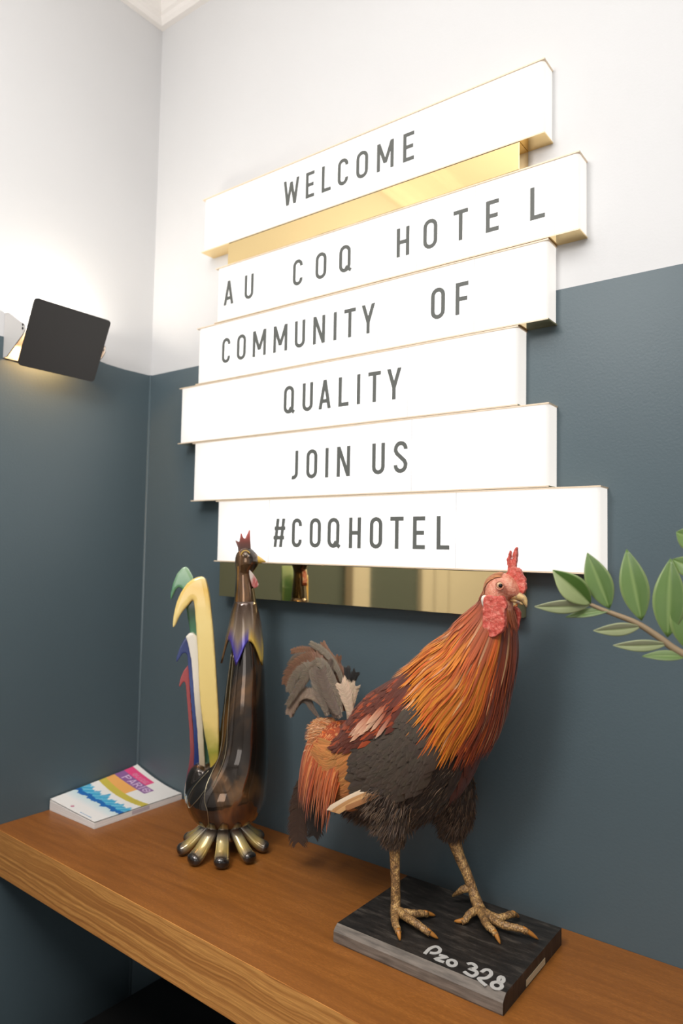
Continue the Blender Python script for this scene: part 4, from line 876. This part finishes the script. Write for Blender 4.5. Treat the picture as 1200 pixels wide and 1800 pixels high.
# tail: each large feather is a part of its own
TC = {'grey': L3(122, 108, 92), 'brown': L3(128, 90, 66), 'pale': L3(150, 126, 108), 'black': L3(40, 36, 34), 'cream': L3(206, 180, 154), 'greybrown': L3(104, 88, 74), 'dark': L3(66, 48, 38)}
for L, hw, key in [[[[0.6523,-0.128,1.0732],[0.6383,-0.128,1.1115],[0.6095,-0.128,1.143],[0.5892,-0.128,1.1274],[0.5665,-0.128,1.0997],[0.5421,-0.128,1.0675]],0.007,"grey"],[[[0.6362,-0.118,1.0639],[0.6194,-0.118,1.1121],[0.5934,-0.118,1.1445],[0.5628,-0.118,1.1395],[0.5391,-0.118,1.1204],[0.5274,-0.118,1.0978]],0.0094,"brown"],[[[0.6202,-0.122,1.0674],[0.6051,-0.122,1.0827],[0.5853,-0.122,1.0906],[0.5641,-0.122,1.0859],[0.549,-0.122,1.0675],[0.541,-0.122,1.0518]],0.0078,"pale"],[[[0.6417,-0.108,1.07],[0.6273,-0.108,1.1162],[0.6015,-0.108,1.1461],[0.5755,-0.108,1.1543],[0.5539,-0.108,1.1549],[0.5319,-0.108,1.1508]],0.0062,"brown"],[[[0.6498,-0.113,1.072],[0.6399,-0.113,1.1184],[0.6191,-0.113,1.1467],[0.5993,-0.113,1.1607],[0.5876,-0.113,1.165],[0.5757,-0.113,1.1693]],0.0047,"grey"],[[[0.6483,-0.105,1.0687],[0.6374,-0.105,1.1126],[0.6199,-0.105,1.1415],[0.6058,-0.105,1.1552],[0.5987,-0.105,1.1635],[0.595,-0.105,1.1704]],0.0047,"brown"],[[[0.6483,-0.102,1.0656],[0.6455,-0.102,1.094],[0.6384,-0.102,1.1141],[0.6246,-0.102,1.1319],[0.6061,-0.102,1.1423],[0.5851,-0.102,1.1464]],0.007,"brown"],[[[0.6446,-0.1,1.0673],[0.6373,-0.1,1.0987],[0.6301,-0.1,1.1199],[0.6229,-0.1,1.1368],[0.6227,-0.1,1.1457],[0.6237,-0.1,1.1511]],0.0047,"brown"],[[[0.6438,-0.108,1.0746],[0.6476,-0.108,1.1013],[0.6472,-0.108,1.1178],[0.647,-0.108,1.1282],[0.6468,-0.108,1.1334],[0.6457,-0.108,1.1368]],0.0047,"black"],[[[0.6475,-0.104,1.0702],[0.6491,-0.104,1.0965],[0.651,-0.104,1.1116],[0.6551,-0.104,1.1217],[0.6582,-0.104,1.1273],[0.6603,-0.104,1.131]],0.0055,"black"],[[[0.6684,-0.125,1.0667],[0.6627,-0.125,1.0845],[0.6581,-0.125,1.0991],[0.6546,-0.125,1.1072],[0.6513,-0.125,1.1111],[0.649,-0.125,1.1142]],0.0094,"cream"],[[[0.6595,-0.12,1.0618],[0.6613,-0.12,1.0792],[0.6631,-0.12,1.0922],[0.6661,-0.12,1.1029],[0.6681,-0.12,1.11],[0.6712,-0.12,1.1138]],0.007,"cream"],[[[0.6533,-0.132,1.0655],[0.6398,-0.132,1.0823],[0.6295,-0.132,1.0998],[0.6213,-0.132,1.1143],[0.6166,-0.132,1.1241],[0.6141,-0.132,1.1326]],0.0101,"greybrown"],[[[0.6235,-0.126,1.0633],[0.6151,-0.126,1.0821],[0.6079,-0.126,1.0986],[0.6018,-0.126,1.1154],[0.5991,-0.126,1.1283],[0.6001,-0.126,1.1355]],0.0094,"grey"],[[[0.6355,-0.12,1.0607],[0.6261,-0.12,1.0827],[0.6189,-0.12,1.1036],[0.6162,-0.12,1.1208],[0.6136,-0.12,1.1337],[0.6134,-0.12,1.1416]],0.0109,"greybrown"],[[[0.6362,-0.124,1.0675],[0.6151,-0.124,1.108],[0.5893,-0.124,1.1314],[0.5683,-0.124,1.1263],[0.5508,-0.124,1.1089],[0.5416,-0.124,1.0886]],0.0078,"grey"],[[[0.5987,-0.116,1.0543],[0.5845,-0.116,1.0672],[0.5748,-0.116,1.0775],[0.5605,-0.116,1.0773],[0.5488,-0.116,1.0647],[0.5419,-0.116,1.0509]],0.0055,"greybrown"],[[[0.6204,-0.112,1.0631],[0.601,-0.112,1.109],[0.5756,-0.112,1.142],[0.5576,-0.112,1.1446],[0.5432,-0.112,1.1385],[0.5312,-0.112,1.128]],0.007,"greybrown"],[[[0.5962,-0.118,0.9943],[0.5775,-0.118,0.9553],[0.5666,-0.118,0.922],[0.5627,-0.118,0.8945],[0.5621,-0.118,0.8722],[0.5638,-0.118,0.8558]],0.0148,"dark"],[[[0.6077,-0.125,0.9893],[0.5995,-0.125,0.9529],[0.5957,-0.125,0.926],[0.5985,-0.125,0.9049],[0.6024,-0.125,0.8886],[0.6004,-0.125,0.8769]],0.0109,"black"],[[[0.6284,-0.13,0.9901],[0.6192,-0.13,0.9582],[0.6153,-0.13,0.936],[0.618,-0.13,0.9195],[0.6172,-0.13,0.9065],[0.6142,-0.13,0.8955]],0.0078,"black"]]:
    p = Plumage(); P = spline(L, 4); c = jit(TC[key], 0.08)
    N = []
    for i in range(len(P)):
        t = (P[min(i+1, len(P)-1)]-P[max(i-1, 0)]).normalized(); n_ = Vector((0.30, -0.92, 0.15)); n_ = (n_-t*n_.dot(t)).normalized(); N.append(n_)
    p.barbed(P, N, hw*1.3, c)
    p.build('tail_feather', roo)
# soft down on belly and thighs
fl = Plumage()
def strand(p, d, L, c):
    w = Vector((rnd.uniform(-1, 1), rnd.uniform(-1, 1), rnd.uniform(-1, 1)))*0.22*L
    q = p+d*L*0.35+w*0.5; r = p+d*L*0.7+w+Vector((0, 0, -0.08*L)); e = p+d*L+w*0.6+Vector((0, 0, -0.3*L))
    n_ = Vector((rnd.uniform(-1, 1), -1, rnd.uniform(-0.3, 0.6))).normalized(); fl.add([p, q, r, e], [n_]*4, rnd.uniform(0.00025, 0.0006), tuple(x*0.85 for x in c), c)
DOWN = [L3(84, 64, 48), L3(70, 53, 41), L3(98, 75, 55), L3(58, 45, 36), L3(112, 86, 63)]
for k in range(7000):
    s = rnd.uniform(1.5, 6.4); d = rnd.choice((-1, 1))*rnd.uniform(118, 180); nn = snormal(s, d)
    strand(surf(s, d), (nn*0.45+Vector((-0.8, rnd.uniform(-.3, .3), -0.25))).normalized(), rnd.uniform(0.008, 0.018), jit(DOWN[rnd.randrange(5)]))
for LG, r_ in ((LN, [0.040, 0.026, 0.014, 0.008]), (LF, [0.034, 0.028, 0.017, 0.011])):
    P = spline(LG[:4], 6)
    for k in range(4200):
        x = rnd.random()**0.85; i = min(len(P)-2, int(x*(len(P)-1))); a = rnd.uniform(0, 2*PI); t = (P[i+1]-P[i]).normalized()
        e1 = t.cross(Vector((0, 1, 0))).normalized(); e2 = t.cross(e1); rr_ = r_[min(3, int(x*3.2))]; nn = e1*math.cos(a)+e2*math.sin(a)
        c = jit(DOWN[rnd.randrange(5)]); strand(P[i]+nn*rr_*0.9, (nn*0.45+t*0.6+Vector((-0.45, rnd.uniform(-.4, .4), 0))).normalized(), rnd.uniform(0.006, 0.014)*(1 if x < 0.75 else 0.7), c)
for k in range(1500):
    s = rnd.uniform(0.05, 0.95); d = rnd.gauss(-25, 38); nn = snormal(s, d)
    strand(surf(s, d)+nn*0.003, (nn*0.35+Vector((-0.8, rnd.uniform(-.4, .4), 0.0))).normalized(), rnd.uniform(0.007, 0.016), jit(rnd.choice((L3(226, 178, 132), L3(214, 150, 96), L3(200, 116, 60)))))
fl.build('down_feathers', roo, True)
# face bristles and the crest patch
cr = Plumage()
for k in range(420):
    s = rnd.uniform(11.4, 14.2); d = rnd.choice((-1, 1))*rnd.uniform(0, 46)
    lay(cr, s, d, s-0.6, d*1.12, 0.0010, 0.0006, 0.0020, jit(L3(176, 104, 60)), jit(L3(196, 128, 80)), 3)
for k in range(260):
    s = rnd.uniform(10.5, 11.5); d = rnd.choice((-1, 1))*rnd.uniform(0, 180)
    if 45 < abs(d) < 125 and s > 10.8: continue
    lay(cr, s, d, s-0.9, d, 0.0016, 0.001, 0.005, jit(L3(176, 100, 56)), jit(CHEST), 4)
cr.build('crest_feathers', roo, True)

# ------------------------------------------------------------------ potted plant reaching in from the right
LEAFM = Mat('leaf_green', (0.10, 0.22, 0.03, 1), 0.38)
LEAFM.color(LEAFM.mix(LEAFM.noise(LEAFM.coord('Object'), 60, 3), LEAFM.attr(), LEAFM.mix(0.5, LEAFM.attr(), (0.12, 0.18, 0.05, 1))))
STEMM = Mat('stem_bark', lin(140, 120, 92), 0.6)
POTM = Mat('glazed_white_pot', (0.7, 0.68, 0.64, 1), 0.35); SOIL = Mat('soil', (0.03, 0.02, 0.014, 1), 0.9)
PX, PY = 1.60, -0.185
plant = thing('potted_plant', (PX, PY, ZS), 'green leafy plant frond with glossy oval leaves reaching in beside the sign', 'plant')
bm = bmesh.new(); pr = [(0.052, 0.0005), (0.058, 0.004), (0.072, 0.12), (0.074, 0.13), (0.067, 0.13), (0.064, 0.112)]
add_loft(bm, [[(PX+r_*math.cos(k*PI/16), PY+r_*math.sin(k*PI/16), ZS+z_) for k in range(32)] for r_, z_ in pr], cap=True); obj('pot', bm, POTM, plant, True)
bm = bmesh.new(); add_tube(bm, [(PX, PY, ZS+0.108), (PX, PY, ZS+0.114)], 0.0635, 24); obj('soil', bm, SOIL, plant)
SP_ = [[1.0843,-0.3126,1.2714],[1.0943,-0.3102,1.267],[1.106,-0.3072,1.2628],[1.1252,-0.3024,1.2553],[1.144,-0.2978,1.2429],[1.1541,-0.2952,1.2348],[1.169,-0.2915,1.2251],[1.1888,-0.2866,1.2066]]
tail_ = [Vector(SP_[-1])+Vector((0.09, 0.02, -0.055)), Vector((1.49, -0.215, 1.06)), Vector((PX-0.03, PY-0.005, 0.98)), Vector((PX, PY, ZS+0.11))]
P = spline([Vector(p) for p in SP_]+tail_, 4); n = len(P)
bm = bmesh.new(); add_tube(bm, P, [0.0018+0.0034*i/(n-1) for i in range(n)], 10); obj('stem', bm, STEMM, plant, True)
P = spline([Vector(p) for p in [[1.1771,-0.271,1.335],[1.1774,-0.2709,1.3207],[1.1768,-0.271,1.3012],[1.182,-0.2697,1.2762],[1.1975,-0.2659,1.2459]]]+[Vector((1.36, -0.25, 1.21)), Vector((1.52, -0.21, 1.05)), Vector((PX+0.02, PY-0.01, 0.96)), Vector((PX+0.01, PY, ZS+0.11))], 4); n = len(P)
bm = bmesh.new(); add_tube(bm, P, [0.0016+0.0034*i/(n-1) for i in range(n)], 10); obj('stem', bm, STEMM, plant, True)
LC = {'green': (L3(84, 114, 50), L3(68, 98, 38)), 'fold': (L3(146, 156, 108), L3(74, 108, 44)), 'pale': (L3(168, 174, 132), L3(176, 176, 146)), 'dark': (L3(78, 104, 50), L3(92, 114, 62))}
for a, b, hw, key in [[[1.0853,-0.3124,1.2714],[1.0532,-0.3266,1.3032],0.012,"fold"],[[1.0843,-0.3126,1.2708],[1.0389,-0.3363,1.2676],0.0066,"pale"],[[1.1016,-0.3083,1.2679],[1.0799,-0.3055,1.3203],0.012,"green"],[[1.1026,-0.3081,1.2658],[1.0622,-0.314,1.2569],0.0042,"dark"],[[1.1286,-0.3016,1.2582],[1.1133,-0.2931,1.3243],0.0126,"green"],[[1.1271,-0.302,1.2528],[1.0903,-0.3215,1.2476],0.006,"pale"],[[1.15,-0.2963,1.2443],[1.1507,-0.2858,1.3164],0.0138,"green"],[[1.149,-0.2965,1.2381],[1.1061,-0.3134,1.2346],0.0054,"pale"],[[1.1649,-0.2925,1.2269],[1.1299,-0.3054,1.2251],0.0048,"dark"],[[1.1677,-0.2919,1.2322],[1.1652,-0.2863,1.2916],0.0156,"green"],[[1.179,-0.289,1.3026],[1.1517,-0.2793,1.3153],0.009,"green"],[[1.181,-0.2885,1.3284],[1.154,-0.2726,1.3413],0.0108,"green"]]:
    A, B = Vector(a), Vector(b); ax = B-A; L = ax.length; t = ax.normalized()
    cdir = (Vector((1.3032, -1.0, 1.3178))-A).normalized()
    nrm = (cdir-t*cdir.dot(t)).normalized()
    if key in ('pale', 'dark'): nrm = (nrm*0.9+Vector((0, 0, 0.45 if key == 'dark' else -0.30))).normalized(); nrm = (nrm-t*nrm.dot(t)).normalized()
    sd_ = t.cross(nrm); NL, NW = 14, 10; V, F, C_ = [], [], []
    cA, cB = LC[key]; fold = 0.55 if key == 'fold' else (0.10 if key == 'green' else 0.25)
    for i in range(NL+1):
        x = i/NL; w = hw*(math.sin(PI*min(1, x**0.88))**0.95)*(1 if x < 0.98 else 0.2)+0.0003
        c = A+ax*x+nrm*(-0.012*(x-0.5)**2*L/0.07+0.003)
        for j in range(NW+1):
            y = (j/NW-0.5)*2
            V.append(c+sd_*w*y+nrm*(abs(y)*w*fold-0.05*w*y*y-(0.0004 if j == NW//2 else 0)))
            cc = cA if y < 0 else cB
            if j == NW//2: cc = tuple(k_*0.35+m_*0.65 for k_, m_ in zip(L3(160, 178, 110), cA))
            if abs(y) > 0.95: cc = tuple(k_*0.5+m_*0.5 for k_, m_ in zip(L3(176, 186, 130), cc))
            C_.append(cc)
    for i in range(NL):
        for j in range(NW):
            k = i*(NW+1)+j; F.append((k, k+1, k+NW+2, k+NW+1))
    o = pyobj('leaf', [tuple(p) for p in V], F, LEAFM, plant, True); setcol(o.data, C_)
    so = o.modifiers.new('thickness', 'SOLIDIFY'); so.thickness = 0.0006; so.offset = 0
